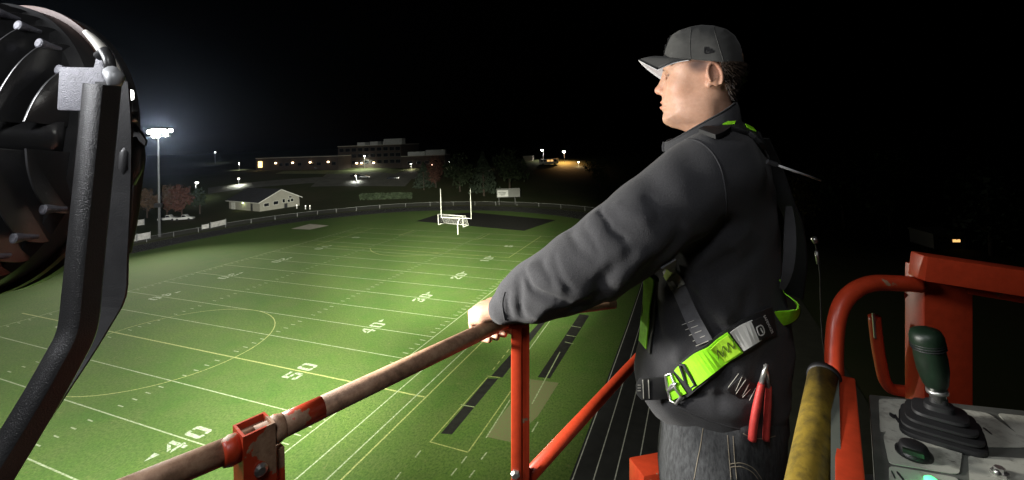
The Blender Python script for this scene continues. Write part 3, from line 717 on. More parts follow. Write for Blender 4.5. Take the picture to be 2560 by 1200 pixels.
# control panel: a sloping box top with label plates
def pp(px, py, dz=0.): return onz(px, py, pz + dz)
cp = thing('control_console', pp(2400, 1150) - UP * .2, 'scuffed grey lift control panel with pale label plates', 'control panel')
M_PANEL = pm('dark grey panel', (.12, .125, .11), .6, var=.25, scale=25, bmp=.1, bscale=300)
M_LABEL, t_, b_ = newmat('scuffed pale label plate'); co = coords(t_)
c = mix(t_, ramp(t_, noise(t_, co, 30, 6, .75), [(.50, 0.0), (.70, 1.0)]), (.50, .50, .43), (.22, .21, .18))
c = mix(t_, ramp(t_, noise(t_, coords(t_, (1, 6, 1)), 40, 3, .8), [(.66, 0.0), (.70, 1.0)]), c, (.06, .055, .045))
t_.links.new(c, b_.inputs['Base Color']); b_.inputs['Roughness'].default_value = .5
MB().prism([pp(2172, 985), pp(2700, 1040), pp(2820, 1330), pp(2196, 1330)], -UP * .16).build('housing', M_PANEL, cp, bevel=.003)
def plate(pts, name='label_plate', m=M_LABEL, z=.0006, th=.0012):
    P = [pp(x, y, z) for x, y in pts]; cc = sum(P, Vector()) / len(P); Q = []
    for i, p in enumerate(P):                          # rounded corners
        a_ = P[i - 1]; b_ = P[(i + 1) % len(P)]; r_ = .008
        d1 = (a_ - p).normalized() * min(r_, (a_ - p).length * .3); d2 = (b_ - p).normalized() * min(r_, (b_ - p).length * .3)
        for k in range(4):
            t = k / 3; Q.append(p + d1 * (1 - t) ** 2 + d2 * t ** 2)
    return MB().prism(Q, UP * th).build(name, m, cp)
plate([(2197, 998), (2268, 1000), (2285, 1078), (2200, 1081)])
plate([(2268, 1004), (2470, 1034), (2560, 1098), (2570, 1120), (2408, 1118), (2398, 1188), (2222, 1160), (2208, 1092)], z=.0009)
plate([(2492, 1034), (2640, 1050), (2720, 1120), (2560, 1104)])
plate([(2420, 1140), (2600, 1150), (2640, 1235), (2425, 1228)])
plate([(2222, 1166), (2396, 1196), (2396, 1300), (2225, 1300)])
mk_ = M_DARKM
for pts in (((2224, 1030), (2240, 1040), (2236, 1048), (2222, 1038)), ((2238, 1034), (2252, 1056), (2246, 1058), (2234, 1040)), ((2336, 1104), (2362, 1110), (2358, 1116), (2334, 1110)), ((2230, 1176), (2240, 1196), (2236, 1197), (2227, 1178)), ((2244, 1178), (2262, 1200), (2257, 1201), (2240, 1180)), ((2460, 1068), (2482, 1086), (2479, 1087), (2456, 1070))):
    plate(pts, 'printed_mark', mk_, .0022, .0004)
# joystick with bellows boot
js = thing('joystick', pp(2345, 1070, .002), 'dark green ribbed joystick with a black bellows boot on the control panel', 'joystick')
bc = pp(2352, 1082, .0025); ejx = (pp(2420, 1092) - pp(2270, 1050)).normalized(); ejy = Vector((-ejx.y, ejx.x, 0))
V = []; F = []; prof = [(0, .060), (.007, .060), (.009, .050), (.0125, .057), (.016, .057), (.018, .043), (.022, .050), (.026, .050), (.028, .034), (.032, .040), (.036, .039), (.039, .022), (.046, .021), (.049, .014), (.056, .013)]
nseg = 40
for h, r in prof:
    for k in range(nseg):
        a = 2 * math.pi * k / nseg; e = 2 / (2 + 3.0 * (r / .060)); ca, sa = math.cos(a), math.sin(a)
        V.append(bc + UP * h + ejx * math.copysign(abs(ca) ** e, ca) * r * .86 + ejy * math.copysign(abs(sa) ** e, sa) * r * .74)
for i in range(len(prof) - 1):
    for k in range(nseg): F.append((i * nseg + k, i * nseg + (k + 1) % nseg, (i + 1) * nseg + (k + 1) % nseg, (i + 1) * nseg + k))
F.append(tuple(range((len(prof) - 1) * nseg, len(prof) * nseg)))
M_RUB = pm('black bellows rubber', (.010, .010, .011), .62, var=.3, scale=30)
mk('boot', V, F, M_RUB, js, True).data.set_sharp_from_angle(angle=.9)
jb = bc + UP * .052; jt = at(2312, 822, .735)
jax = (jt - jb); jl = jax.length; jax.normalize()
MB().lathe(jb, jax, [(0, .0105), (.012, .0105), (.012, .014), (.018, .014)], 16).build('shaft_collar', M_STEEL, js, True)
M_GRIP = pm('dark green plastic', (.007, .017, .009), .42, var=.3, scale=30, bmp=.1, bscale=400)
gr = []
gr = [(.018, .012), (jl * .24, .0165), (jl * .42, .0205), (jl * .60, .0215), (jl * .74, .0205), (jl * .80, .0225), (jl * .90, .0225), (jl * .97, .0195), (jl, .012)]
MB().lathe(jb, jax, gr, 28).build('grip', M_GRIP, js, True)
for k in range(3): MB().lathe(jb, jax, [(jl * .80 - k * .004, .0222), (jl * .80 + .001 - k * .004, .0232), (jl * .80 + .002 - k * .004, .0222)], 28).build('grip_ring', M_BLKP, js, True)
# knob, toggle, pilot light
kb = thing('selector_knob', pp(2285, 1135), 'low black round selector knob on the pale label plate', 'knob')
MB().lathe(pp(2285, 1135, .002), UP, [(0, .0225), (.004, .0225), (.007, .019), (.014, .0165), (.016, .013)], 28).build('knob_body', M_BLKP, kb, True)
MB().box(pp(2283, 1132, .0185), (.024, .006, .006), ejx, ejy, UP).build('pointer', M_GRIP, kb)
tg = thing('toggle_switch', pp(2500, 1186), 'small metal toggle switch at the edge of the control panel', 'toggle switch')
MB().lathe(pp(2500, 1186, .002), UP, [(0, .010), (.004, .010), (.005, .006), (.010, .006)], 6).build('nut', M_STEEL, tg)
MB().tube([pp(2500, 1186, .011), pp(2492, 1180, .035)], [.0022, .0036], 10).build('lever', M_STEEL, tg, True)
pl = thing('pilot_light', pp(2325, 1205), 'green lit pilot lamp at the bottom of the control panel', 'pilot lamp')
MB().lathe(pp(2328, 1206, .002), UP, [(0, .008), (.004, .008), (.007, .004)], 14).build('lens', emit('green pilot glow', (.08, 1, .25), 2.5), pl, True)
lamp('pilot_glow', 'POINT', pp(2328, 1206, .015), .012, (.1, 1, .3), .004, parent=pl)

# ------------------------------------------------------------------ the floodlight beside us, seen from behind
M_BLK, t_, b_ = newmat('black powder coat'); co = coords(t_)
b_.inputs['Base Color'].default_value = (.012, .012, .0125, 1); b_.inputs['Roughness'].default_value = .36
t_.links.new(ramp(t_, noise(t_, co, 25, 4), [(.3, (.026, .026, .027)), (.7, (.042, .042, .043))]), b_.inputs['Base Color'])
bump(t_, b_, noise(t_, co, 420, 2), .35, .0009)
M_PLATE = pm('textured grey cast plate', (.17, .17, .195), .42, .1, var=.2, scale=80, bmp=.7, bscale=520)
M_FIN = pm('satin black fin casting', (.030, .030, .031), .28, var=.2, scale=18, bmp=.12, bscale=300, spec=.6)
FC = at(-34, 362, .85); fax = RM @ Vector((.15, -.15, -1)).normalized()
fl = thing('floodlight', FC, 'big black finned floodlight on a bent yoke right beside us, seen from behind', 'floodlight')
fe1 = (RM @ Vector((1, 0, 0))); fe1 = (fe1 - fax * fe1.dot(fax)).normalized(); fe2 = fax.cross(fe1); 
if fe2.dot(UP) < 0: fe2 = -fe2
RF = .268
MB().lathe(FC, fax, [(-.045, RF * .96), (-.03, RF), (.03, RF), (.035, RF * 1.03), (.05, RF * 1.03), (.05, RF * .9)], 72).build('housing', M_BLK, fl, auto=.6)
MB().lathe(FC - fax * .175, fax, [(0, .05), (.005, .085), (.13, .10)], 32).build('driver_core', M_BLK, fl, auto=.6)
for k in range(-5, 8):                                            # upright cooling fins, an upper and a lower petal in each row
    x_ = k * .034 - .006; ch_ = math.sqrt(max(.0004, (RF * .985) ** 2 - x_ * x_))
    for up in (1, -1):
        hm_f = .055 + .185 * (1 - max(0, x_) / RF)
        pr_f = [(.022, -.03), (ch_ * .98, -.03), (ch_ * .985, -.03 - hm_f * .15), (ch_ * .93, -.03 - hm_f * .42), (ch_ * .72, -.03 - hm_f * .68), (ch_ * .45, -.03 - hm_f * .86), (ch_ * .2, -.03 - hm_f * .95), (.022, -.03 - hm_f * .96)]
        pts_ = spline(pr_f[1:], 4); pts_ = [pr_f[0]] + [tuple(p) for p in pts_]
        P = [FC + fe1 * (x_ + (.012 if up < 0 else 0)) + fe2 * (v * up) + fax * h for v, h in pts_]
        f_ = MB().prism(P, fe1 * .0042).build('fin', M_FIN, fl, bevel=.0012)
        if ch_ > .10:
            MB().lathe(FC + fe1 * (x_ + .002 + (.012 if up < 0 else 0)) + fe2 * up * ch_ * .925 - fax * (.033 + hm_f * .43), -fax, [(-.03, .004), (-.012, .006), (.0, .0085), (.003, .0085), (.0045, .006)], 14).build('screw_boss', M_PLATE, f_)
MB().tube([FC - fax * .17 - fe1 * RF * .9, FC - fax * .16, FC - fax * .05 + fe1 * RF * .88], .030, 28).build('cross_rib', M_FIN, fl, True)
rmb = MB().lathe(FC + fax * .01, fax, [(-.006, RF * 1.0), (-.005, RF * 1.04), (.005, RF * 1.04), (.006, RF * 1.0), (-.006, RF * 1.0)], 72, cap=False).build('rim', pm('brownish black rim', (.07, .03, .02), .5), fl, auto=.6)  # black rim; orange bounce light is put into its brown tone
# mounting ear, yoke and visor
MB().prism([at(x, y, z) for x, y, z in ((146, 166, .70), (232, 168, .70), (240, 132, .70), (262, 128, .70), (264, 280, .70), (140, 276, .70))], RM @ Vector((0, 0, -.02))).build('mounting_ear', M_PLATE, fl, bevel=.004)
yk = [(256, 212, .640), (248, 300, .640), (236, 420, .638), (222, 560, .632), (208, 700, .622), (198, 800, .612), (186, 845, .606), (160, 895, .598), (110, 985, .585), (50, 1085, .57), (-30, 1215, .55), (-120, 1370, .53)]
pts = [Vector(p) for p in spline([at(*p) for p in yk], 4)]
V = []; F = []
wv = RM @ Vector((1, 0, 0)); prof_y = [(-.5, -.36), (-.36, -.5), (.36, -.5), (.5, -.36), (.5, .36), (.36, .5), (-.36, .5), (-.5, .36)]
for i, p in enumerate(pts):
    d = (pts[min(i + 1, len(pts) - 1)] - pts[max(i - 1, 0)]).normalized(); e1 = (wv - d * wv.dot(d)).normalized(); e2 = d.cross(e1)
    e1r = (e1 * .93 + e2 * .35).normalized() if e2.dot(CAM - p) > 0 else (e1 * .93 - e2 * .35).normalized(); e2r = d.cross(e1r)
    for u, v in prof_y: V.append(p + e1r * u * .044 + e2r * v * .03)
n_ = len(prof_y)
for i in range(len(pts) - 1):
    for k in range(n_): F.append((i * n_ + k, i * n_ + (k + 1) % n_, (i + 1) * n_ + (k + 1) % n_, (i + 1) * n_ + k))
F.append(tuple(range(n_ - 1, -1, -1))); F.append(tuple(range((len(pts) - 1) * n_, len(pts) * n_)))
M_YOKE = pm('black textured yoke coat', (.014, .014, .0145), .30, var=.2, scale=40, bmp=.5, bscale=520, spec=.7)
o = mk('yoke', V, F, M_YOKE, fl, True)
bm = bmesh.new(); bm.from_mesh(o.data); bmesh.ops.recalc_face_normals(bm, faces=bm.faces); bm.to_mesh(o.data); bm.free()
o.data.set_sharp_from_angle(angle=.9)
# the broad flat side of the yoke, behind the lit edge
yk2 = [(292, 205, .69), (300, 330, .69), (298, 480, .69), (290, 640, .685), (284, 740, .68), (246, 812, .67), (196, 892, .655), (140, 975, .635), (78, 1068, .612), (8, 1178, .592), (-70, 1300, .57)]
V = []; F = []; pts = [Vector(p) for p in spline([at(*p) for p in yk2], 3)]
for p in pts: V += [p + wv * .020, p - wv * .030, p - wv * .030 - FW * .004, p + wv * .020 - FW * .004]
for i in range(len(pts) - 1):
    for k in range(4): F.append((i * 4 + k, i * 4 + (k + 1) % 4, (i + 1) * 4 + (k + 1) % 4, (i + 1) * 4 + k))
o = mk('yoke_side', V, F, M_BLK, fl, False)
vs = [Vector(p) for p in spline([at(x, y, z) for x, y, z in ((212, 78, .80), (240, 105, .80), (270, 145, .795), (295, 190, .79), (312, 232, .785))], 4)]
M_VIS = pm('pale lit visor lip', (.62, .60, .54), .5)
MB().tube(vs, [.004 + .005 * math.sin(math.pi * i / (len(vs) - 1)) for i in range(len(vs))], 8).build('visor_lip', M_VIS, fl, True)  # lamp light along this edge is put into the lip's pale colour
MB().box(at(314, 237, .77), (.020, .014, .018), wv, FW, UP).build('lens_edge', emit('white glare at the lens edge', (1, .99, .93), 9), fl, bevel=.004)
MB().tube([at(276, 178, .67), at(288, 195, .665), at(286, 216, .66)], [.010, .012, .008], 10).build('cable_gland', M_GALV, fl, True)
MB().tube([at(248, 140, .69), at(262, 128, .685), at(272, 150, .68), at(280, 185, .675)], .0075, 10).build('cable', M_BLK, fl, True)
MB().box(at(318, 300, .74), (.02, .02, .03), wv, FW, UP).build('hinge', M_BLK, fl, bevel=.002)
MB().tube([at(330, 290, .73), at(332, 305, .73)], .006, 10).build('hinge_pin', M_STEEL, fl, True)
MB().prism([at(x, y, .74) for x, y in ((334, 310), (342, 318), (364, 352), (362, 364), (346, 350), (334, 336))], FW * .004).build('visor_clip', M_BLK, fl)
MB().tube([at(322, 345, .70), at(330, 380, .70), at(328, 420, .70), at(320, 460, .70)], [.010, .016, .016, .010], 10).build('cable_sleeve', M_BLK, fl, True)
MB().prism([at(x, y, .76) for x, y in ((300, 330), (338, 340), (342, 400), (322, 560), (306, 640), (296, 640))], FW * .02).build('driver_box', M_BLK, fl, bevel=.003)
# ================================================================== the worker
LAT = (CAM - at(1750, 300, 1.12)); LAT.z = 0; LAT.normalize()        # his left side, towards us
AWAY = math.radians(4)
LAT = Matrix.Rotation(-AWAY, 3, 'Z') @ LAT
FWD = UP.cross(LAT); FWD = FWD if FWD.dot(RT) < 0 else -FWD           # the way he faces
MO = at(1750, 300, 1.12)
def wl(a, l, b): return MO + FWD * a + LAT * l + UP * b
def lw(p): d = Vector(p) - MO; return np.array([d.dot(FWD), d.dot(LAT), d.dot(UP)])
def S(px, py):
    d = ray(px, py); t = (MO - CAM).dot(LAT) / d.dot(LAT); q = lw(CAM + d * t); return (q[0], q[2])
def SL(px, py, l):
    d = ray(px, py); t = (MO + LAT * l - CAM).dot(LAT) / d.dot(LAT); q = lw(CAM + d * t); return (q[0], q[2])
def SZ(zx, zy, l=0.): return SL(1560 + zx * .3, 40 + zy * .3, l)                # points read off the enlarged head
def A3(px, py, Z): return lw(at(px, py, Z))
class SDF:
    def __init__(s, lo, hi, h):
        s.lo = np.array(lo, float); s.h = h; n = np.ceil((np.array(hi) - s.lo) / h).astype(int) + 1; s.n = n
        s.ax = [s.lo[i] + h * np.arange(n[i]) for i in range(3)]; s.f = np.full(n, .05, np.float32)
    def sub(s, lo, hi):
        sl = []
        for i in range(3):
            a = int(max(0, np.floor((lo[i] - s.lo[i]) / s.h))); b = int(min(s.n[i], np.ceil((hi[i] - s.lo[i]) / s.h) + 1)); sl.append(slice(a, max(a, b)))
        X = s.ax[0][sl[0]][:, None, None]; Y = s.ax[1][sl[1]][None, :, None]; Z = s.ax[2][sl[2]][None, None, :]
        return tuple(sl), X, Y, Z
    def union(s, sl, d, k):
        f = s.f[sl]
        if k > 0:
            h = np.clip(.5 + .5 * (f - d) / k, 0, 1); s.f[sl] = f * (1 - h) + d * h - k * h * (1 - h)
        else: s.f[sl] = np.minimum(f, d)
    def carve(s, sl, d, k):
        f = s.f[sl]; h = np.clip(.5 - .5 * (f + d) / max(k, 1e-6), 0, 1); s.f[sl] = f * (1 - h) - d * h + k * h * (1 - h)
    def cone(s, p, q, r1, r2, k=.01, carve=False, m=None):
        p = np.array(p); q = np.array(q); m = (max(r1, r2) + k + .02) if m is None else m
        sl, X, Y, Z = s.sub(np.minimum(p, q) - m, np.maximum(p, q) + m); d = q - p; L = max(d @ d, 1e-12)
        t = np.clip(((X - p[0]) * d[0] + (Y - p[1]) * d[1] + (Z - p[2]) * d[2]) / L, 0, 1)
        D = np.sqrt((X - p[0] - t * d[0]) ** 2 + (Y - p[1] - t * d[1]) ** 2 + (Z - p[2] - t * d[2]) ** 2) - (r1 + (r2 - r1) * t)
        (s.carve if carve else s.union)(sl, D, k)
    def chain(s, P, R, k=.01):
        for i in range(len(P) - 1): s.cone(P[i], P[i + 1], R[i], R[i + 1], k)
    def ell(s, c, r, k=.01, carve=False, M=None):
        c = np.array(c); r = np.array(r); m = max(r) + k + .01
        sl, X, Y, Z = s.sub(c - m, c + m); x, y, z = X - c[0], Y - c[1], Z - c[2]
        if M is not None: x, y, z = (M[i][0] * x + M[i][1] * y + M[i][2] * z for i in range(3))
        k0 = np.sqrt((x / r[0]) ** 2 + (y / r[1]) ** 2 + (z / r[2]) ** 2); k1 = np.sqrt((x / r[0] ** 2) ** 2 + (y / r[1] ** 2) ** 2 + (z / r[2] ** 2) ** 2) + 1e-9
        (s.carve if carve else s.union)(sl, k0 * (k0 - 1) / k1, k)
    def inflate(s, poly, r, wf, l0=0., k=.01, cut=None):
        P = np.array(poly); m = .03; lo = np.array([P[:, 0].min() - m, -.5, P[:, 1].min() - m]); hi = np.array([P[:, 0].max() + m, .5, P[:, 1].max() + m])
        sl, X, Y, Z = s.sub(lo, hi); A = X[:, 0, :]; B = Z[:, 0, :]; A, B = np.broadcast_arrays(A, B)
        best = np.full(A.shape, 1e9); ins = np.zeros(A.shape, bool); n = len(P)
        for i in range(n):
            p, q = P[i], P[(i + 1) % n]; d = q - p; t = np.clip(((A - p[0]) * d[0] + (B - p[1]) * d[1]) / (d @ d + 1e-12), 0, 1)
            best = np.minimum(best, (A - p[0] - t * d[0]) ** 2 + (B - p[1] - t * d[1]) ** 2)
            c = ((p[1] > B) != (q[1] > B)); xx = (q[0] - p[0]) * (B - p[1]) / (q[1] - p[1] + 1e-12) + p[0]; ins ^= c & (A < xx)
        D = np.where(ins, np.sqrt(best), -np.sqrt(best))
        W = wf(A, B) if callable(wf) else np.full(A.shape, wf)
        u = np.clip(D / r, 0, 1); w_ = W * np.sqrt(np.clip(1 - (1 - u) ** 2, 0, 1))
        d3 = np.where((D > 0)[:, None, :], np.minimum(np.abs(Y - l0) - w_[:, None, :], 1), 0)
        out = np.sqrt(np.clip(-D, 0, None)[:, None, :] ** 2 + (Y - l0) ** 2 * 0 + np.clip(np.abs(Y - l0), 0, None) ** 2)
        d3 = np.where((D > 0)[:, None, :], np.where(d3 < 0, np.maximum(d3, -D[:, None, :]), d3 * .8), out)
        if cut is not None: d3 = np.maximum(d3, cut(A, B, Y))
        s.union(sl, d3, k)
    def groove(s, pts, w_, dep):
        P = [np.array(p) for p in pts]; m = w_ * 2.6
        lo = np.min(P, 0) - m; hi = np.max(P, 0) + m; sl, X, Y, Z = s.sub(lo, hi); best = None
        for p, q in zip(P[:-1], P[1:]):
            d = q - p; t = np.clip(((X - p[0]) * d[0] + (Y - p[1]) * d[1] + (Z - p[2]) * d[2]) / (d @ d + 1e-12), 0, 1)
            D = (X - p[0] - t * d[0]) ** 2 + (Y - p[1] - t * d[1]) ** 2 + (Z - p[2] - t * d[2]) ** 2
            best = D if best is None else np.minimum(best, D)
        s.f[sl] += (dep * np.exp(-best / (w_ * w_))).astype(np.float32)
    def mesh(s, smooth_it=1):
        f = s.f; n = np.array(f.shape); c = [(0, 0, 0), (1, 0, 0), (0, 1, 0), (1, 1, 0), (0, 0, 1), (1, 0, 1), (0, 1, 1), (1, 1, 1)]
        sh = tuple(n - 1); acc = np.zeros(sh + (3,), np.float32); cnt = np.zeros(sh, np.float32)
        g = lambda o: f[o[0]:o[0] + sh[0], o[1]:o[1] + sh[1], o[2]:o[2] + sh[2]]
        for a, b in ((0, 1), (2, 3), (4, 5), (6, 7), (0, 2), (1, 3), (4, 6), (5, 7), (0, 4), (1, 5), (2, 6), (3, 7)):
            fa, fb = g(c[a]), g(c[b]); m = (fa < 0) != (fb < 0); ix = np.nonzero(m); t = fa[ix] / (fa[ix] - fb[ix])
            ca = np.array(c[a], np.float32); dd = np.array(c[b], np.float32) - ca
            acc[ix] += ca + t[:, None] * dd; cnt[ix] += 1
        act = np.nonzero(cnt > 0); idx = np.full(sh, -1, np.int64); idx[act] = np.arange(len(act[0]))
        V = s.lo + s.h * (np.stack(act, 1) + acc[act] / cnt[act][:, None]); F = []
        for ax in range(3):
            o = [0, 0, 0]; o[ax] = 1; e1 = tuple(slice(1, n[i] - 1) if i != ax else slice(0, n[i] - 1) for i in range(3))
            e2 = tuple(slice(1, n[i] - 1) if i != ax else slice(1, n[i]) for i in range(3))
            fa, fb = f[e1], f[e2]; ix = np.nonzero((fa < 0) != (fb < 0)); flip = fa[ix] < 0
            ii = [ix[i] + (1 if i != ax else 0) for i in range(3)]; u, v = [(1, 2), (2, 0), (0, 1)][ax]
            def cell(du, dv):
                q = [ii[0], ii[1], ii[2]]; q = [x.copy() for x in q]; q[u] = q[u] - du; q[v] = q[v] - dv; return idx[q[0], q[1], q[2]]
            Q = np.stack([cell(0, 0), cell(1, 0), cell(1, 1), cell(0, 1)], 1); Q[~flip] = Q[~flip][:, ::-1]; F.append(Q)
        F = np.concatenate(F); F = F[(F >= 0).all(1)]
        for _ in range(smooth_it):
            sm = np.zeros_like(V); ct = np.zeros(len(V))
            for i in range(4):
                np.add.at(sm, F[:, i], V[F[:, (i + 1) % 4]]); np.add.at(sm, F[:, (i + 1) % 4], V[F[:, i]]); np.add.at(ct, F[:, i], 1); np.add.at(ct, F[:, (i + 1) % 4], 1)
            V = .5 * V + .5 * sm / np.maximum(ct, 1)[:, None]
        return V, F
FM = np.array([list(FWD), list(LAT), list(UP)])
def toworld(V): return np.array(MO)[None, :] + np.asarray(V) @ FM
def npmesh(name, V, F, m, parent, sm=True):
    me = bpy.data.meshes.new(name); W = toworld(V)
    me.from_pydata(W.tolist(), [], F.tolist()); me.update(); me.polygons.foreach_set('use_smooth', [True] * len(me.polygons))
    return link(name, me, m, parent), W

feet = MO.copy(); feet.z = ZF
man = thing('person', feet, 'worker in a grey cap and dark fleece gripping the rail, harness over his jacket', 'person')

# ---- skin: head, neck, hands and the body inside the clothes, in one mesh
H = SDF((-.17, -.12, -.13), (.16, .13, .24), .0021)
front = [(335, 330), (328, 450), (345, 505), (338, 600), (323, 672), (319, 700), (317, 722), (325, 741), (313, 768), (320, 790), (330, 806), (320, 850), (325, 885), (350, 908), (400, 931), (470, 948), (540, 975), (580, 1080), (600, 1300)]
back = [(960, 1300), (935, 1000), (905, 720), (925, 620), (985, 500), (1005, 420), (1000, 330), (950, 215), (800, 135), (650, 115), (480, 155), (385, 235)]
poly = [SZ(*p) for p in front + back]
eyb = SZ(395, 490)[1]; chb = SZ(350, 908)[1]; earA = SZ(745, 480)[0]; frA = SZ(330, 600)[0]
def headw(A, B):
    up = np.clip((B - chb) / (eyb - chb), -1, 1.6); w_ = .050 + .026 * np.clip(up, 0, 1) ** .8
    w_ = np.where(up < 0, .050 + .004 * up, w_)
    return w_
H.inflate(poly, .062, headw, 0, .004)
HEAD0 = H.f.copy()
def z3(zx, zy, l=0.): a, b = SZ(zx, zy, abs(l)); return (a, l, b)
H.cone(z3(352, 515), z3(296, 616), .0075, .0100, .007); H.ell(z3(293, 622), (.0105, .0105, .0098), .006)
H.cone(z3(365, 500), z3(372, 640), .012, .013, .016)
H0 = None
for s in (-1, 1):
    H.ell(z3(335, 640, s * .0125), (.0115, .0075, .0085), .005); H.ell(z3(318, 663, s * .0075), (.006, .0035, .003), .002, True)
    H.ell(z3(372, 492, s * .031), (.016, .015, .0105), .007, True)        # eye socket
    H.ell(z3(398, 493, s * .029), (.0118, .0118, .0115), .002)
    H.cone(z3(350, 462, s * .016), z3(405, 452, s * .042), .006, .006, .010)     # brow ridge
    H.ell(z3(455, 585, s * .048), (.024, .017, .018), .022)               # cheek
    H.ell(z3(590, 790, s * .046), (.030, .013, .020), .03)                # jaw
    ca = np.array(z3(752, 488, s * .0770)); tl = .38
    Mx = np.array([[math.cos(.22), 0, -math.sin(.22)], [0, 1, 0], [math.sin(.22), 0, math.cos(.22)]])
    My = np.array([[math.cos(tl), s * math.sin(tl), 0], [-s * math.sin(tl), math.cos(tl), 0], [0, 0, 1]])
    Me = Mx @ My
    H.ell(ca, (.0155, .0065, .0280), .004, False, Me)
    H.ell(ca + np.array([.002, s * .0085, .004]), (.0078, .0040, .0145), .003, True, Me)
    rim = []
    for k in range(15):
        t = math.radians(-60 + k * 19); rim.append(ca + np.linalg.inv(Me) @ np.array([-.0150 * math.cos(t), s * .005, .0270 * math.sin(t)]))
    H.chain(rim, [.0034] * 15, .0025)
    H.ell(z3(708, 566, s * .0755), (.0072, .006, .0095), .004)
    H.cone(z3(700, 500, s * .0775), z3(716, 455, s * .0785), .0045, .003, .003)  # tragus
H.ell(z3(322, 722), (.0055, .019, .0042), .003); H.ell(z3(320, 766), (.0062, .017, .0050), .003)
for s in (-1, 1): H.cone(z3(330, 741, s * .006), z3(366, 744, s * .021), .0008, .0012, .0010, True)
H.groove([z3(375, 670, .020), z3(388, 720, .031), z3(385, 770, .033)], .005, .0016)
VH, FH = H.mesh(2)
# hand on the rail
rc = lw(onz(1240, 800, ZR)); rt = FM @ np.array(rdir); rn = np.cross(rt, [0, 0, 1.]); rn /= np.linalg.norm(rn)
if rn @ (FM @ np.array(FW)) < 0: rn = -rn
def hp(t, n, u): return rc + rt * t + rn * n + np.array([0, 0, u])
wr = A3(1292, 771, 1.025)
G = SDF(np.minimum(wr, rc) - .09, np.maximum(wr, rc) + .09, .0017)
G.cone(wr + (wr - hp(0, .02, .04)) * .3 + np.array([0, 0, .006]), wr, .022, .0245, .008)
G.cone(hp(.050, -.004, .022), hp(.048, .026, .010), .014, .012, .012)
G.ell(hp(.008, -.006, .026), (.044, .046, .018), .02)
kn = [hp(t, .018 - abs(t - .01) * .15, .0335) for t in (.046, .022, -.004, -.030)]
for i, k_ in enumerate(kn):
    base = wr + (np.array([0, 0, 1]) * 0) + rt * (.014 - i * .010)
    G.cone(base, k_, .0165, .0125, .016)
    t = (.046, .022, -.004, -.030)[i]; L = (.86, 1., 1.04, .97)[i]
    P = [k_, hp(t, .038 * L, .024), hp(t, .0385 * L, .000), hp(t, .030, -.021), hp(t - .002, .012, -.0285 - .002 * i), hp(t - .004, -.014 - .004 * L, -.0275 - .002 * i)]
    R = [.0115, .0100, .0095, .0090, .0086, .0074]; R = [r * (.9 if i == 0 else 1) for r in R]
    G.chain(P, R, .003)
th = [wr + rt * -.018, A3(1296, 779, 1.055), A3(1307, 788, 1.050), A3(1311, 805, 1.040)]
G.chain(th, [.013, .0115, .0098, .0074], .004)
VG, FG = G.mesh(2)
# body core hidden by the clothes and the far hand
K = SDF((-.30, -.42, -1.62), (.62, .36, .0), .011)
sp = lambda px, py, l: (S(px, py)[0], l, S(px, py)[1])
K.cone(sp(1790, 330, 0), sp(1790, 420, 0), .055, .09, .02); K.cone(sp(1790, 450, .06), sp(1790, 900, .05), .10, .075, .04); K.cone(sp(1790, 450, -.06), sp(1790, 900, -.05), .10, .075, .04)
K.chain([A3(1765, 450, .955), A3(1520, 640, .985), A3(1310, 755, 1.02)], [.05, .042, .028], .02)
rh = lw(onz(1475, 748, ZR)) + np.array([0, 0, .03])
K.chain([sp(1790, 440, -.19), (rh + np.array(sp(1790, 440, -.19))) / 2 + np.array([0, -.06, -.02]), rh], [.05, .042, .028], .02); K.ell(rh, (.04, .035, .018), .02)
zf = ZF - MO.z
for s in (-1, 1): K.chain([sp(1800, 1000, .09 * s), (S(1800, 1000)[0] - .0, .10 * s, zf + .5), (S(1800, 1000)[0] - .03, .11 * s, zf + .08)], [.06, .05, .035], .02)
VK, FK = K.mesh(1)
Vb = np.concatenate([VH, VG, VK]); Fb = np.concatenate([FH, FG + len(VH), FK + len(VH) + len(VG)])
M_SKIN, t_, b_ = newmat('skin'); co = coords(t_)
at_ = nd(t_, 'ShaderNodeAttribute', attribute_name='tint'); nn = noise(t_, co, 90, 7, .75)
sk = mix(t_, ramp(t_, nn, [(.3, 0.0), (.7, 1.0)]), (.44, .24, .155), (.55, .325, .225))
mm = nd(t_, 'ShaderNodeMix', data_type='RGBA', blend_type='MULTIPLY'); mm.inputs[0].default_value = 1
t_.links.new(sk, mm.inputs[6]); t_.links.new(at_.outputs['Color'], mm.inputs[7]); t_.links.new(mm.outputs[2], b_.inputs['Base Color'])
b_.inputs['Roughness'].default_value = .50; b_.inputs['Subsurface Weight'].default_value = .12; b_.inputs['Subsurface Radius'].default_value = (.6, .25, .12); b_.inputs['Subsurface Scale'].default_value = .006
bump(t_, b_, noise(t_, co, 420, 4, .7), .35, .0009)
body, _ = npmesh('body', Vb, Fb, M_SKIN, man)
tint = np.ones((len(Vb), 4), np.float32)
def blob(c, r, col, p=2):
    d = np.sqrt((((Vb - np.array(c)) / np.array(r)) ** 2).sum(1)); wgt = np.exp(-d ** p)[:, None]; tint[:, :3] = tint[:, :3] * (1 - wgt) + tint[:, :3] * np.array(col) * wgt
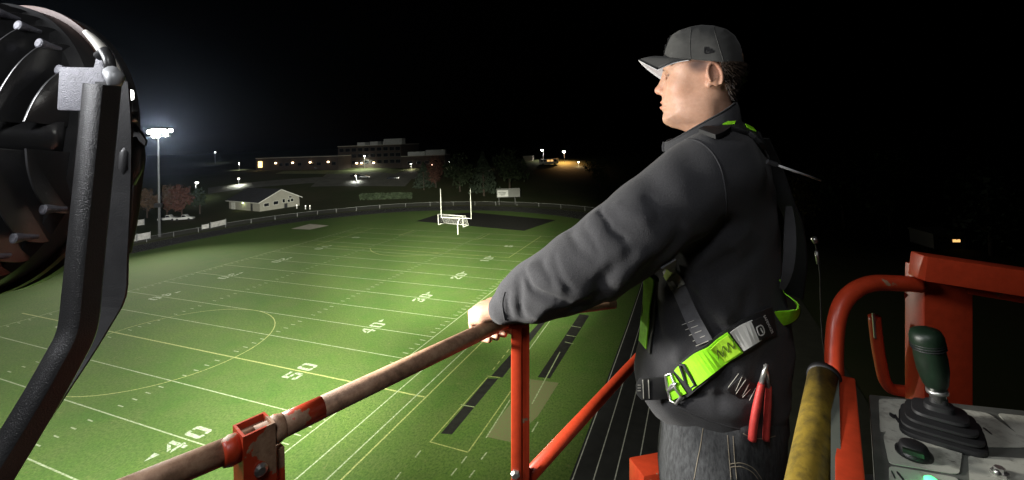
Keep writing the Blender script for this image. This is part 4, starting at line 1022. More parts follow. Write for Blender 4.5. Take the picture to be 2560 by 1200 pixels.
for s in (-1, 1):
    blob(z3(330, 722, s * .006), (.014, .018, .0045), (1.0, .80, .80), 4); blob(z3(330, 768, s * .006), (.014, .018, .0055), (1.0, .80, .80), 4)
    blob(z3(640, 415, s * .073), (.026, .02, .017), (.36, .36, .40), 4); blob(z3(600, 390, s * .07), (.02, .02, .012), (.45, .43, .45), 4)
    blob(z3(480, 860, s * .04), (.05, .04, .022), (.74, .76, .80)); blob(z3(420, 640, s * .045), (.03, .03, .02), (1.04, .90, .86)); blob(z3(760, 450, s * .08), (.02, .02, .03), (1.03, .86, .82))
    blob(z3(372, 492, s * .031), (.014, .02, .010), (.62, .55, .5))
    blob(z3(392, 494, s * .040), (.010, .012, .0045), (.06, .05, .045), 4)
blob(z3(290, 625), (.014, .014, .012), (1.04, .84, .82))
ca_ = body.data.color_attributes.new('tint', 'FLOAT_COLOR', 'POINT'); ca_.data.foreach_set('color', tint.ravel())
M_HAIR, t_, b_ = newmat('dark brown hair'); co = coords(t_, (1, 1, .25)); b_.inputs['Roughness'].default_value = .45
t_.links.new(ramp(t_, noise(t_, co, 260, 4, .7), [(.35, (.016, .011, .008)), (.6, (.07, .048, .034)), (.75, (.20, .15, .11))]), b_.inputs['Base Color'])
h_ = SDF(H.lo, H.lo + .01, H.h); h_.n = H.n; h_.ax = H.ax; h_.f = np.ones(H.n, np.float32)
hp_ = np.array([SZ(*p, .05) for p in ((770, 230), (808, 392), (826, 450), (838, 520), (850, 590), (872, 640), (905, 690), (940, 700), (1000, 660), (1060, 520), (1060, 230))])
sl, X, Y, Z = h_.sub(H.lo, H.lo + H.n * H.h); A = X[:, 0, :]; B = Z[:, 0, :]; A, B = np.broadcast_arrays(A, B); best = np.full(A.shape, 1e9); ins = np.zeros(A.shape, bool)
for i in range(len(hp_)):
    p, q = hp_[i], hp_[(i + 1) % len(hp_)]; d = q - p; t = np.clip(((A - p[0]) * d[0] + (B - p[1]) * d[1]) / (d @ d), 0, 1)
    best = np.minimum(best, (A - p[0] - t * d[0]) ** 2 + (B - p[1] - t * d[1]) ** 2); c = (p[1] > B) != (q[1] > B); ins ^= c & (A < (q[0] - p[0]) * (B - p[1]) / (q[1] - p[1] + 1e-12) + p[0])
D = np.where(ins, -np.sqrt(best), np.sqrt(best))[:, None, :]
wob = .0002 * np.sin(X * 520 + Z * 300) * np.sin(Y * 480 - Z * 410) + .0006 * np.sin(Z * 900 + X * 700)
cp0 = SZ(335, 350); cp1 = SZ(1003, 405); sl_ = (cp1[1] - cp0[1]) / (cp1[0] - cp0[0])
cpm = SZ(690, 374, .082); DC = cp0[1] + (cpm[0] - cp0[0]) * sl_ - cpm[1]
h_.f = np.maximum(np.maximum(HEAD0 - .0055 + wob, D + wob * 1.5), Z - (cp0[1] + (X - cp0[0]) * sl_ - DC * (Y / .082) ** 2 + .004)).astype(np.float32)
Vh, Fh = h_.mesh(1); rg = np.random.RandomState(3)
Vh = Vh + rg.normal(0, .0006, Vh.shape)
hair, _ = npmesh('hair', Vh, Fh, M_HAIR, man)
# loose strands over the hair, kept as its own part
W_ = toworld(Vh); mb = MB(); sel = rg.permutation(len(W_))[:1500]; cen = Vector(toworld(np.array([[SZ(900, 480)[0] + .03, 0, SZ(900, 480)[1]]]))[0])
for i in sel:
    p = Vector(W_[i]); n_ = (p - cen).normalized(); d = (Vector((0, 0, -1)) + n_ * rg.uniform(.1, .6) - FWD * rg.uniform(0, .6) + LAT * rg.normal(0, .25)).normalized(); s_ = n_.cross(d).normalized() * .0006; L = rg.uniform(.006, .014)
    mb.add([p - s_, p + s_, p + d * L * .6 + n_ * .002 + s_, p + d * L + n_ * .0035, p + d * L * .6 + n_ * .002 - s_], [(0, 1, 2, 3, 4)])
tag(mb.build('strands', M_HAIR, hair), kind='stuff')
mb = MB()
for s in (-1, 1):                                                        # eyebrow
    for k in range(60):
        a, b = SZ(372 + k * 1.1 + rg.normal(0, 2), 466 - 6 * math.sin(k / 60 * 3.1) + rg.normal(0, 3)); l = s * (.025 + .024 * k / 60)
        p = wl(a + .012 - .016 * (k / 60) ** 2 * 1.0, l, b); d = (-FWD * .9 + LAT * s * .5 + UP * .3).normalized()
        mb.add([p, p + d * .006, p + d * .006 + UP * .001, p + UP * .0012], [(0, 1, 2, 3)])
mb.build('eyebrow', M_HAIR, man)

# ---- cap
def cloth(name, c, var=.12, sc=60., weave=900., st=.35, rough=.9):
    m, t, b = newmat(name); co = coords(t); n = noise(t, co, sc, 5, .65)
    t.links.new(ramp(t, n, [(.3, tuple(x * (1 - var) for x in c)), (.7, tuple(x * (1 + var) for x in c))]), b.inputs['Base Color'])
    b.inputs['Roughness'].default_value = rough; b.inputs['Specular IOR Level'].default_value = .2
    b.inputs['Sheen Weight'].default_value = .08; b.inputs['Sheen Roughness'].default_value = .5
    bump(t, b, noise(t, co, weave, 2), st, .0006); return m
M_CAP = cloth('charcoal cap twill', (.058, .058, .055)); M_BRIMU = cloth('pale grey brim lining', (.62, .62, .64)); M_EMB = cloth('black embroidery', (.008, .008, .009), .3, 200, 1500)
cap = SDF((-.16, -.11, .0), (.16, .11, .26), .0023)
cp0 = SZ(335, 350); cp1 = SZ(1003, 405); sl_ = (cp1[1] - cp0[1]) / (cp1[0] - cp0[0])
cpm = SZ(690, 374, .082); DC = cp0[1] + (cpm[0] - cp0[0]) * sl_ - cpm[1]
def lin(a): return cp0[1] + (a - cp0[0]) * sl_
cutf = lambda A, B, Y: (lin(A) - B)[:, None, :] - DC * (Y / .082) ** 2
cap.inflate([SZ(*p) for p in ((318, 800), (320, 470), (326, 390), (338, 330), (352, 280), (378, 212), (402, 168), (470, 126), (560, 96), (650, 81), (760, 88), (860, 116), (930, 170), (975, 250), (996, 330), (1006, 420), (1004, 520), (1000, 800))], .064, .0850, 0, .002, cutf)
Vc, Fc = cap.mesh(1); crown, Wc = npmesh('cap_crown', Vc, Fc, M_CAP, man)
bvc = BVHTree.FromPolygons([tuple(v) for v in Wc], [tuple(int(i) for i in f) for f in Fc])
def ribbon_on(bv, path, name, m, parent, wd, off=.001, th=.0012, n=6, edge=None, Zs=None, side=None):
    P = spline([np.array(p, float) for p in path], n); C3 = []; N3 = []
    for p in P:
        if len(p) > 2 and p[2] > 0: C3.append(at(p[0], p[1], p[2])); N3.append(None); continue
        d = ray(p[0], p[1]).normalized(); h, nn_, _, _ = bv.ray_cast(CAM, d)
        if h is None: C3.append(None); N3.append(None)
        else: C3.append(h + nn_ * off if nn_.dot(d) < 0 else h - nn_ * off); N3.append(nn_ if nn_.dot(d) < 0 else -nn_)
    pairs = [(c, q) for c, q in zip(C3, N3) if c is not None]
    if len(pairs) < 2: return None
    Cs = [c for c, q in pairs]; Ns = [q if q is not None else (CAM - c).normalized() for c, q in pairs]
    for _ in range(2):
        Cs = [Cs[0]] + [(Cs[i - 1] + Cs[i] * 2 + Cs[i + 1]) / 4 for i in range(1, len(Cs) - 1)] + [Cs[-1]]
        Ns = [Ns[0]] + [(Ns[i - 1] + Ns[i] + Ns[i + 1]).normalized() for i in range(1, len(Ns) - 1)] + [Ns[-1]]
    V = []; F = []
    for i, c in enumerate(Cs):
        d = (Cs[min(i + 1, len(Cs) - 1)] - Cs[max(i - 1, 0)]).normalized(); s = d.cross(Ns[i]).normalized() * wd / 2; nn_ = s.cross(d).normalized()
        if nn_.dot(Ns[i]) < 0: nn_ = -nn_
        V += [c - s, c + s, c + s + nn_ * th, c - s + nn_ * th]
    for i in range(len(Cs) - 1):
        for k in range(4): F.append((i * 4 + k, i * 4 + (k + 1) % 4, (i + 1) * 4 + (k + 1) % 4, (i + 1) * 4 + k))
    e = (len(Cs) - 1) * 4; F += [(0, 1, 2, 3), (e + 3, e + 2, e + 1, e)]
    o = mk(name, V, F, m, parent)
    bm = bmesh.new(); bm.from_mesh(o.data); bmesh.ops.recalc_face_normals(bm, faces=bm.faces); bm.to_mesh(o.data); bm.free()
    return o
def tube_on(bv, path, name, m, parent, r, off=0., n=6):
    P = spline([np.array(p, float) for p in path], n); C3 = []
    for p in P:
        d = ray(p[0], p[1]).normalized(); h, nn_, _, _ = bv.ray_cast(CAM, d)
        if h is not None: C3.append(h - d * off)
    if len(C3) > 2: return MB().tube(C3, r, 6).build(name, m, parent, True)
zp = lambda *P: [(1560 + x * .3, 40 + y * .3) for x, y in P]
for P in (((560, 100), (552, 180), (550, 260), (556, 355)), ((745, 95), (770, 180), (800, 280), (830, 380)), ((345, 340), (450, 347), (560, 358), (700, 368), (850, 382), (980, 398))):
    tube_on(bvc, zp(*P), 'cap_seam', M_CAP, crown, .0009, .0002)
for P in (((676, 258), (674, 310), (720, 308), (748, 300)), ((690, 262), (696, 300)), ((690, 262), (706, 275), (712, 298), (748, 292)), ((712, 278), (732, 280)), ((714, 288), (736, 289))):
    ribbon_on(bvc, zp(*P), 'flag_mark', M_EMB, crown, .0028, .0003, .0012, 5)
# raised front emblem seen edge-on
fz = [SZ(*p) for p in ((392, 195), (375, 215), (368, 250), (352, 270), (350, 300), (340, 318))]
mb = MB()
for i, (a, b) in enumerate(fz): mb.lathe(wl(a - .001, 0, b), FWD, [(0, .011), (.0025, .010), (.0035, .006)], 10)
mb.build('front_emblem', M_EMB, crown, True)
# brim
ctrA = SZ(640, 350)[0]; A0 = SZ(338, 345); T0 = SZ(112, 378)
gi, gj = 28, 10; top = []; bot = []
for j in range(gj + 1):
    for i in range(gi + 1):
        y = -.083 + .166 * i / gi; yy = y / .0845
        ain = ctrA + (A0[0] - ctrA) * math.sqrt(max(0, 1 - yy * yy)) ; aout = T0[0] - .060 * abs(yy) ** 2.3 - .004
        aout = max(aout, ain + .002) if abs(yy) < .985 else ain + .001
        v = j / gj; a = ain + (aout - ain) * v
        z = A0[1] + (a - A0[0]) * (T0[1] - A0[1]) / (T0[0] - A0[0]) - .052 * yy * yy * (.80 + .20 * v) + .004 * math.sin(v * 3.14)
        z0_ = lin(ain) - DC * (y / .082) ** 2 - .0005; z1_ = A0[1] + (T0[1] - A0[1]) * max(0, (aout - A0[0]) / (T0[0] - A0[0])) - .052 * yy * yy + .10 * y; z = z0_ + (z1_ - z0_) * v + .005 * math.sin(v * 3.14)
        top.append(wl(a, y, z + .0016)); bot.append(wl(a - .0006, y, z - .0016))
nV = len(top); st = gi + 1
F = [(j * st + i, j * st + i + 1, (j + 1) * st + i + 1, (j + 1) * st + i) for j in range(gj) for i in range(gi)]
ring = [i for i in range(st)] + [j * st + gi for j in range(1, gj + 1)] + [gj * st + i for i in range(gi - 1, -1, -1)] + [j * st for j in range(gj - 1, 0, -1)]
mid_ = [(a + b) / 2 for a, b in zip(top, bot)]
Fb_ = F + [(ring[k], ring[(k + 1) % len(ring)], ring[(k + 1) % len(ring)] + nV, ring[k] + nV) for k in range(len(ring))]
br = mk('cap_brim', top + mid_, Fb_, M_CAP, man, True)
mk('brim_lining', mid_ + bot, [(ring[k], ring[(k + 1) % len(ring)], ring[(k + 1) % len(ring)] + nV, ring[k] + nV) for k in range(len(ring))] + [tuple(i + nV for i in f) for f in F], M_BRIMU, br, True)

# ---- jacket
M_FLC, t_, b_ = newmat('charcoal fleece'); co = coords(t_)
n1 = noise(t_, co, 14, 5, .6); n2 = noise(t_, co, 420, 3, .7)
t_.links.new(mix(t_, ramp(t_, n2, [(.3, 0.0), (.7, 1.0)]), mix(t_, n1, (.019, .019, .021), (.027, .027, .030)), (.041, .041, .045)), b_.inputs['Base Color'])
b_.inputs['Roughness'].default_value = .95; b_.inputs['Specular IOR Level'].default_value = .12; b_.inputs['Sheen Weight'].default_value = .10; b_.inputs['Sheen Roughness'].default_value = .6
bump(t_, b_, n2, .75, .0016)
J = SDF((-.34, -.34, -.82), (.70, .44, .04), .0052)
tor = [(1700, 352), (1760, 322), (1840, 304), (1895, 335), (1925, 400), (1940, 480), (1950, 580), (1958, 700), (1978, 800), (1988, 880), (1978, 1000), (1950, 1082), (1840, 1096), (1760, 1074), (1690, 1037), (1640, 1004), (1600, 950), (1588, 905), (1598, 845), (1612, 740), (1622, 650), (1630, 560), (1645, 470), (1670, 395)]
shb = S(1800, 420)[1]; wsb = S(1800, 850)[1]
def torw(A, B):
    u = np.clip((B - wsb) / (shb - wsb), 0, 1.3); return .185 + .025 * np.clip(u, 0, 1)
J.inflate([S(*p) for p in tor], .17, torw, 0, .01)
arm = [(1775, 438, .985, 92), (1700, 490, .965, 98), (1610, 560, .955, 98), (1530, 622, .965, 94), (1450, 672, .98, 86), (1380, 708, .995, 76), (1325, 733, 1.01, 62), (1290, 748, 1.018, 54)]
J.chain([A3(*a[:3]) for a in arm], [a[3] * a[2] / FPX for a in arm], .03)
J.cone(A3(1290, 748, 1.018), A3(1268, 765, 1.02), .042, .036, .012); J.cone(A3(1268, 765, 1.02), A3(1256, 771, 1.022), .0335, .033, .006)
J.cone(sp(1800, 430, .12), A3(1775, 438, .985), .085, .085, .05)
ra = [np.array(sp(1790, 440, -.19)), (rh + np.array(sp(1790, 440, -.19))) / 2 + np.array([0, -.06, -.02]), rh + (np.array(sp(1790, 440, -.19)) - rh) * .12]
J.chain(ra, [.08, .07, .04], .03)
rg = np.random.RandomState(11)
def jhit(px, py):
    d = FM @ np.array(ray(px, py)); o = lw(CAM); ts = np.arange(.75, 1.5, .003)
    P = o + d * ts[:, None]; I = np.clip(np.round((P - J.lo) / J.h).astype(int), 0, J.n - 1); v = J.f[I[:, 0], I[:, 1], I[:, 2]]
    k = np.nonzero(v < 0)[0]; return P[k[0]] if len(k) else P[len(ts) // 3]
def gv(pts, w_, dep): J.groove([jhit(p[0], p[1]) for p in pts], w_, dep)
# folds (px, px, depth of the sleeve surface there)
gv([(1310, 684, .965), (1335, 722, .955), (1372, 744, .945), (1420, 760, .94)], .0065, .011)
gv([(1296, 695, .975), (1300, 735, .965), (1306, 790, .985)], .008, .009)
gv([(1330, 665, .97), (1362, 700, .94), (1400, 722, .93)], .013, -.007)
gv([(1270, 735, .985), (1272, 790, .99)], .006, .005)
gv([(1345, 790, .97), (1365, 765, .95), (1400, 752, .935)], .011, -.006)
gv([(1410, 790, .95), (1450, 762, .92), (1500, 745, .905)], .012, .007)
gv([(1502, 528, .95), (1530, 570, .91), (1562, 596, .885)], .0065, .006)
gv([(1460, 560, .95), (1480, 600, .91), (1500, 640, .885)], .007, .004); gv([(1388, 640, 1), (1400, 690, 1), (1425, 720, 1)], .007, .004); gv([(1620, 500, 1), (1650, 540, 1), (1700, 560, 1)], .010, .004); gv([(1355, 655, 1), (1372, 690, 1), (1380, 715, 1)], .006, .004)
for k in range(7): gv([(1252 + k * 3.2, 742 + k * 9 - 4, 1), (1268 + k * 2.2, 738 + k * 9.5, 1)], .0022, .0016)
gv([(1478, 545, .95), (1505, 588, .91), (1545, 620, .885)], .014, -.006)
gv([(1425, 580, .96), (1452, 622, .92), (1490, 650, .905)], .010, .006)
gv([(1545, 512, .93), (1572, 535, .90), (1610, 548, .875)], .012, -.006)
gv([(1480, 765, .93), (1498, 715, .89), (1530, 672, .88)], .014, .008)
gv([(1535, 745, .92), (1560, 690, .885), (1600, 640, .87)], .016, -.007)
gv([(1600, 700, .91), (1640, 650, .885), (1700, 590, .88)], .016, .006)
gv([(1812, 560, .915), (1760, 605, .93), (1700, 640, .95), (1640, 690, .96)], .014, .014)
# torso drapes
for pts, w_, d_ in (([(1690, 670, 1.02), (1735, 745, .965), (1770, 800, .945), (1800, 830, .935)], .012, .009), ([(1720, 650, 1.0), (1770, 730, .95), (1810, 790, .935)], .015, -.009),
                    ([(1830, 640, .925), (1780, 668, .94), (1740, 690, .955)], .012, .009), ([(1900, 620, .945), (1850, 660, .925), (1800, 690, .93)], .015, .008), ([(1860, 580, .93), (1830, 600, .925)], .016, -.008),
                    ([(1630, 700, 1.08), (1640, 800, 1.06), (1680, 870, 1.0)], .014, .010), ([(1660, 720, 1.05), (1665, 830, 1.03), (1700, 900, .985)], .016, -.009),
                    ([(1720, 980, .965), (1790, 1000, .935), (1860, 985, .925)], .012, .008), ([(1700, 1010, .985), (1780, 1030, .945), (1850, 1030, .93)], .014, -.008),
                    ([(1800, 900, .935), (1805, 960, .93), (1800, 1020, .935)], .012, .006), ([(1870, 740, .93), (1850, 820, .93)], .016, .006), ([(1900, 900, .94), (1880, 980, .93)], .014, .007), ([(1740, 860, .955), (1700, 930, .985)], .012, .007)):
    gv(pts, w_, d_)
VJ, FJ = J.mesh(1)
VJ = VJ + .0016 * np.stack([np.sin(VJ[:, 2] * 61 + VJ[:, 0] * 37) * np.sin(VJ[:, 0] * 53 - VJ[:, 1] * 47), np.sin(VJ[:, 2] * 43 - VJ[:, 0] * 67) * np.sin(VJ[:, 2] * 29 + VJ[:, 1] * 31), np.sin(VJ[:, 0] * 71 + VJ[:, 1] * 23)], 1)
jacket, WJ = npmesh('jacket', VJ, FJ, M_FLC, man)
bvj = BVHTree.FromPolygons([tuple(v) for v in WJ], [tuple(int(i) for i in f) for f in FJ])
tube_on(bvj, [(1692, 352), (1735, 350), (1772, 372), (1800, 415), (1813, 470), (1816, 530), (1808, 568)], 'shoulder_seam', M_FLC, jacket, .0018, .0002)
tube_on(bvj, [(1262, 730), (1256, 760), (1262, 800)], 'cuff_seam', M_FLC, jacket, .0016, .0002)
tube_on(bvj, [(1640, 985), (1700, 1020), (1770, 1050), (1850, 1072), (1930, 1065)], 'hem_seam', M_FLC, jacket, .0016, .0004)
# stand collar: rings that lean from nape to zip
rings = []
for (bk, fr, hw_, up_) in (((985, 880), (360, 1165), .118, 0), ((975, 800), (338, 1120), .105, 0), ((958, 740), (334, 1078), .095, 0), ((940, 706), (342, 1046), .088, 0)):
    A_, B_ = np.array(SZ(*bk)), np.array(SZ(*fr)); c_ = (A_ + B_) / 2; hv = (B_ - A_) / 2; R_ = []
    for k in range(40):
        t = 2 * math.pi * k / 40; e = math.cos(t); a = c_ + hv * e; squ = abs(math.sin(t)) ** .8 * (1 if math.sin(t) > 0 else -1)
        sag = -.016 * (math.sin(t) ** 2) * (0 if up_ else 1) - .004 * math.sin(3 * t)
        R_.append(wl(a[0], hw_ * squ * (1 - .25 * max(0, e) ** 2), a[1] + sag))
    rings.append(R_)
V = [p for r_ in rings for p in r_]; n_ = 40
cen_ = sum(rings[-1], Vector()) / 40
inn = [[p + (cen_ - p).normalized() * .007 - UP * .0 for p in r_] for r_ in rings[::-1]]
V += [p + UP * .0015 for p in inn[0]] + [p for r_ in inn[1:] for p in r_]
tot = len(rings) * 2
F = [(i * n_ + k, i * n_ + (k + 1) % n_, (i + 1) * n_ + (k + 1) % n_, (i + 1) * n_ + k) for i in range(tot - 1) for k in range(n_)]
coll = mk('collar', V, F, M_FLC, jacket, True)
sd = coll.modifiers.new('s', 'SUBSURF'); sd.levels = 1; sd.render_levels = 1
MB().tube([rings[1][1], rings[2][1], rings[3][1]], .0045, 8).build('zip_end', M_FLC, coll, True)
MB().tube([p for p in [wl(*(Vector((0, 0, 0)))) * 0 + q for q in rings[3][2:19]]], .0022, 6).build('collar_piping', M_FLC, coll, True)

# ---- trousers and boots
M_JEAN, t_, b_ = newmat('charcoal denim'); co = coords(t_)
tw = nd(t_, 'ShaderNodeTexWave', Scale=420, Distortion=2.0); tw.bands_direction = 'DIAGONAL'; t_.links.new(co, tw.inputs[0])
n1 = noise(t_, coords(t_, (1, 1, .3)), 160, 4, .7)
t_.links.new(mix(t_, ramp(t_, n1, [(.35, 0.0), (.7, 1.0)]), (.015, .016, .018), (.060, .063, .067)), b_.inputs['Base Color']); b_.inputs['Roughness'].default_value = .9
bump(t_, b_, n1, .4, .0012)
T = SDF((-.32, -.27, -1.62), (.30, .27, -.48), .0075)
T.inflate([S(*p) for p in ((1700, 880), (1655, 960), (1652, 1040), (1646, 1100), (1652, 1180), (1660, 1300), (1930, 1300), (1965, 1180), (1975, 1060), (1960, 960), (1900, 880))], .13, .182, 0, .01)
la = S(1800, 1180)[0]
for s in (-1, 1): T.chain([(la, .092 * s, S(1800, 1100)[1]), (la + .005, .10 * s, S(1800, 1300)[1]), (la - .0, .105 * s, zf + .50), (la - .03, .11 * s, zf + .09)], [.098, .105, .082, .07], .03)
T.groove([A3(1660, 1100, 1.06), A3(1700, 1110, 1.01), A3(1760, 1095, .975)], .012, .006); T.groove([A3(1655, 1160, 1.07), A3(1720, 1150, 1.0)], .012, .006)
VT, FT = T.mesh(1); trs, WT = npmesh('trousers', VT, FT, M_JEAN, man)
bvt = BVHTree.FromPolygons([tuple(v) for v in WT], [tuple(int(i) for i in f) for f in FT])
M_THR = pm('grey-gold stitching', (.22, .19, .14), .8)
for P in ([(1758, 1068), (1752, 1110), (1742, 1160), (1735, 1200)], [(1819, 1088), (1822, 1130), (1828, 1199)], [(1833, 1090), (1836, 1140), (1842, 1199)], [(1826, 1160), (1855, 1158), (1885, 1172), (1905, 1199)], [(1826, 1168), (1853, 1167), (1880, 1180), (1896, 1199)], [(1858, 1084), (1880, 1094), (1910, 1097), (1938, 1090)]):
    tube_on(bvt, P, 'stitching', M_THR, trs, .0009, .0004)
M_BOOT = pm('brown leather boot', (.06, .035, .02), .6)
for s in (-1, 1):
    b0 = SDF((la - .16, .11 * s - .07, zf - .01), (la + .18, .11 * s + .07, zf + .22), .008)
    b0.cone((la - .05, .11 * s, zf + .05), (la + .12, .112 * s, zf + .04), .048, .042, .03); b0.cone((la - .04, .11 * s, zf + .05), (la - .035, .11 * s, zf + .18), .05, .055, .03)
    Vb_, Fb2 = b0.mesh(1); npmesh('boot', Vb_, Fb2, M_BOOT, man)

# ---- fall-arrest harness
def web(name, c, rough=.7):
    m, t, b = newmat(name); co = coords(t); wv_ = nd(t, 'ShaderNodeTexWave', Scale=330, Distortion=1.5); t.links.new(co, wv_.inputs[0])
    n = noise(t, co, 90, 4)
    t.links.new(ramp(t, n, [(.3, tuple(x * .85 for x in c)), (.7, tuple(min(1, x * 1.1) for x in c))]), b.inputs['Base Color']); b.inputs['Roughness'].default_value = rough
    bump(t, b, wv_.outputs[0], .35, .0008); return m
M_GRNW = web('bright green webbing', (.30, .82, .015), .55); M_BLKW = web('black webbing', (.014, .014, .015)); M_GRYW = web('dark grey webbing', (.11, .11, .12)); M_GRYB = pm('grey plastic buckle', (.30, .30, .27), .45)
M_GRYB2 = web('charcoal padded webbing', (.03, .03, .033))
hn = thing('safety_harness', feet + UP * .9, 'black and bright green safety harness strapped over the dark fleece', 'harness')
leg_path = [(1668, 975), (1700, 957), (1745, 918), (1795, 878), (1840, 848), (1885, 820), (1930, 800)]
ribbon_on(bvj, leg_path, 'waist_strap', M_BLKW, hn, .056, .003, .003)
ribbon_on(bvj, [(1712, 948), (1745, 918), (1790, 882), (1835, 852)], 'green_webbing', M_GRNW, hn, .048, .007, .002)
ribbon_on(bvj, [(1672, 973), (1702, 955)], 'green_webbing', M_GRNW, hn, .042, .007, .002)
ribbon_on(bvj, [(1790, 882), (1832, 854)], 'stitched_patch', web('yellow-green webbing', (.45, .85, .03)), hn, .040, .0095, .0012)
for k in range(7):
    x0, y0 = 1790 + k * 6.5, 882 - k * 4.4; e = .5 if k % 2 else -.5
    ribbon_on(bvj, [(x0 - 9 * e - 2, y0 - 18 * e), (x0 + 9 * e + 4, y0 + 18 * e - 3)], 'stitching', M_BLKW, hn, .0011, .0110, .0006, 4)
ribbon_on(bvj, [(1838, 850), (1884, 822)], 'label_patch', pm('white label', (.62, .62, .60), .5, var=.04), hn, .043, .0085, .0016)
ribbon_on(bvj, [(1880, 824), (1902, 812)], 'label_icon', M_BLKW, hn, .040, .0095, .0016)
for P in ([(1882, 815), (1888, 835), (1900, 828), (1893, 808), (1882, 815)], [(1890, 816), (1896, 828)]):
    ribbon_on(bvj, P, 'icon_line', M_VINYL if False else pm('white icon print', (.6, .6, .6), .5, var=.03), hn, .0022, .0118, .0006, 4)
# brand lettering across the strap
h_, nn_, _, _ = bvj.ray_cast(CAM, ray(1912, 808).normalized())
if h_ is not None:
    cu = bpy.data.curves.new('lettering', 'FONT'); cu.body = 'SAFEWAZE'; cu.size = .0085; cu.align_x = 'CENTER'; cu.align_y = 'CENTER'; cu.extrude = .0002
    to = bpy.data.objects.new('tmp', cu); COL.objects.link(to); dg = bpy.context.evaluated_depsgraph_get(); me = bpy.data.meshes.new_from_object(to.evaluated_get(dg)); bpy.data.objects.remove(to)
    nn_ = nn_ if nn_.dot(CAM - h_) > 0 else -nn_
    xd = (at(1925, 832, depth(h_)) - at(1902, 788, depth(h_))); xd = (xd - nn_ * xd.dot(nn_)).normalized(); yd = nn_.cross(xd)
    for v in me.vertices: c = v.co.copy(); v.co = h_ + nn_ * (.0085 + c.z) + xd * c.x + yd * c.y
    link('lettering', me, pm('white print', (.65, .65, .65), .5, var=.03), hn)
# green tail that loops off his hip and climbs to the back pad
zb = [(1922, 803, .955), (1950, 797, .955), (1975, 792, .955), (1992, 780, .955), (1994, 762, .957), (1978, 745, .965), (1960, 728, .975), (1950, 700, .985)]
def free_ribbon(P, name, m, parent, wd, th, axis, n=5):
    C3 = [Vector(p) for p in spline([at(*p) for p in P], n)]; V = []; F = []
    for i, c in enumerate(C3):
        d = (C3[min(i + 1, len(C3) - 1)] - C3[max(i - 1, 0)]).normalized(); ax = axis(i / (len(C3) - 1)) if callable(axis) else axis
        s = (ax - d * ax.dot(d)).normalized() * (wd(i / (len(C3) - 1)) if callable(wd) else wd) / 2; q = s.cross(d).normalized() * th / 2
        V += [c - s - q, c + s - q, c + s + q, c - s + q]
    for i in range(len(C3) - 1):
        for k in range(4): F.append((i * 4 + k, i * 4 + (k + 1) % 4, (i + 1) * 4 + (k + 1) % 4, (i + 1) * 4 + k))
    e = (len(C3) - 1) * 4; F += [(0, 1, 2, 3), (e + 3, e + 2, e + 1, e)]
    o = mk(name, V, F, m, parent)
    bm = bmesh.new(); bm.from_mesh(o.data); bmesh.ops.recalc_face_normals(bm, faces=bm.faces); bm.to_mesh(o.data); bm.free(); return o
axl = lambda t: (UP * (1 - t) + LAT * (.35 + .8 * t) + FWD * .25 * (1 - t)).normalized()
free_ribbon(zb, 'green_webbing', M_GRNW, hn, .040, .0022, axl)
free_ribbon([(x + 1, y, z + .004) for x, y, z in zb], 'strap_edge', M_BLKW, hn, .046, .0018, axl)
free_ribbon([(1972, 515, .94), (1974, 560, .935), (1974, 620, .93), (1968, 680, .935), (1955, 722, .95)], 'back_pad', M_GRYB2, hn, lambda t: .004 + .018 * math.sin(math.pi * min(1, t * .8 + .12)), .006, (RT * .9 + LAT * .3).normalized())
free_ribbon([(1900, 345, 1.10), (1935, 420, 1.13), (1962, 500, 1.12), (1985, 560, 1.12), (1995, 650, 1.12), (1985, 740, 1.12)], 'back_strap', M_BLKW, hn, .045, .004, (RT * .5 + LAT * .6).normalized())
ribbon_on(bvj, [(1634, 690), (1630, 740), (1624, 800), (1618, 872)], 'chest_strap_edge', M_BLKW, hn, .052, .003, .003)
ribbon_on(bvj, [(1630, 690), (1626, 740), (1620, 800), (1614, 862)], 'green_webbing', M_GRNW, hn, .040, .006, .003)
ribbon_on(bvj, [(1668, 655), (1690, 700), (1712, 748), (1735, 800), (1762, 852)], 'chest_adjuster', M_GRYW, hn, .034, .003, .0025)
for k in range(5):
    x0, y0 = 1724 + k * 8.5, 805 + k * 12.5; ribbon_on(bvj, [(x0 - 15, y0 + 5), (x0 + 13, y0 - 6)], 'stitching', M_VIS, hn, .0009, .0062, .0005, 3)
ribbon_on(bvj, [(1676, 668), (1700, 718)], 'adjuster_buckle', M_GRYB, hn, .034, .006, .006, 4)
ribbon_on(bvj, [(1686, 705), (1698, 722)], 'buckle_slot', M_BLKW, hn, .018, .0122, .001, 4)
ribbon_on(bvj, [(1677, 680), (1684, 692)], 'buckle_tongue', web('yellow-green webbing', (.35, .5, .03)), hn, .026, .0124, .0015, 4)
ribbon_on(bvj, [(1768, 342), (1800, 328), (1835, 322), (1868, 332), (1895, 356)], 'shoulder_pad', M_BLKW, hn, .045, .002, .010)
for P in ([(1816, 322), (1838, 321)], [(1856, 326), (1876, 336)]): ribbon_on(bvj, P, 'shoulder_tab', M_GRNW, hn, .018, .013, .002, 4)
ribbon_on(bvj, [(1836, 952), (1872, 980)], 'stitched_square', M_BLKW, hn, .046, .003, .002, 4)
for k in range(6):
    x0, y0 = 1832 + k * 8.5, 948 + k * 7.2; e = 1 if k % 2 else -1
    ribbon_on(bvj, [(x0 + 12, y0 - 18), (x0 - 8 + e * 4, y0 + 16)], 'stitching', M_VIS, hn, .0008, .0056, .0005, 3)
for P in ([(1826, 945), (1862, 976)], [(1851, 932), (1886, 962)]): pass
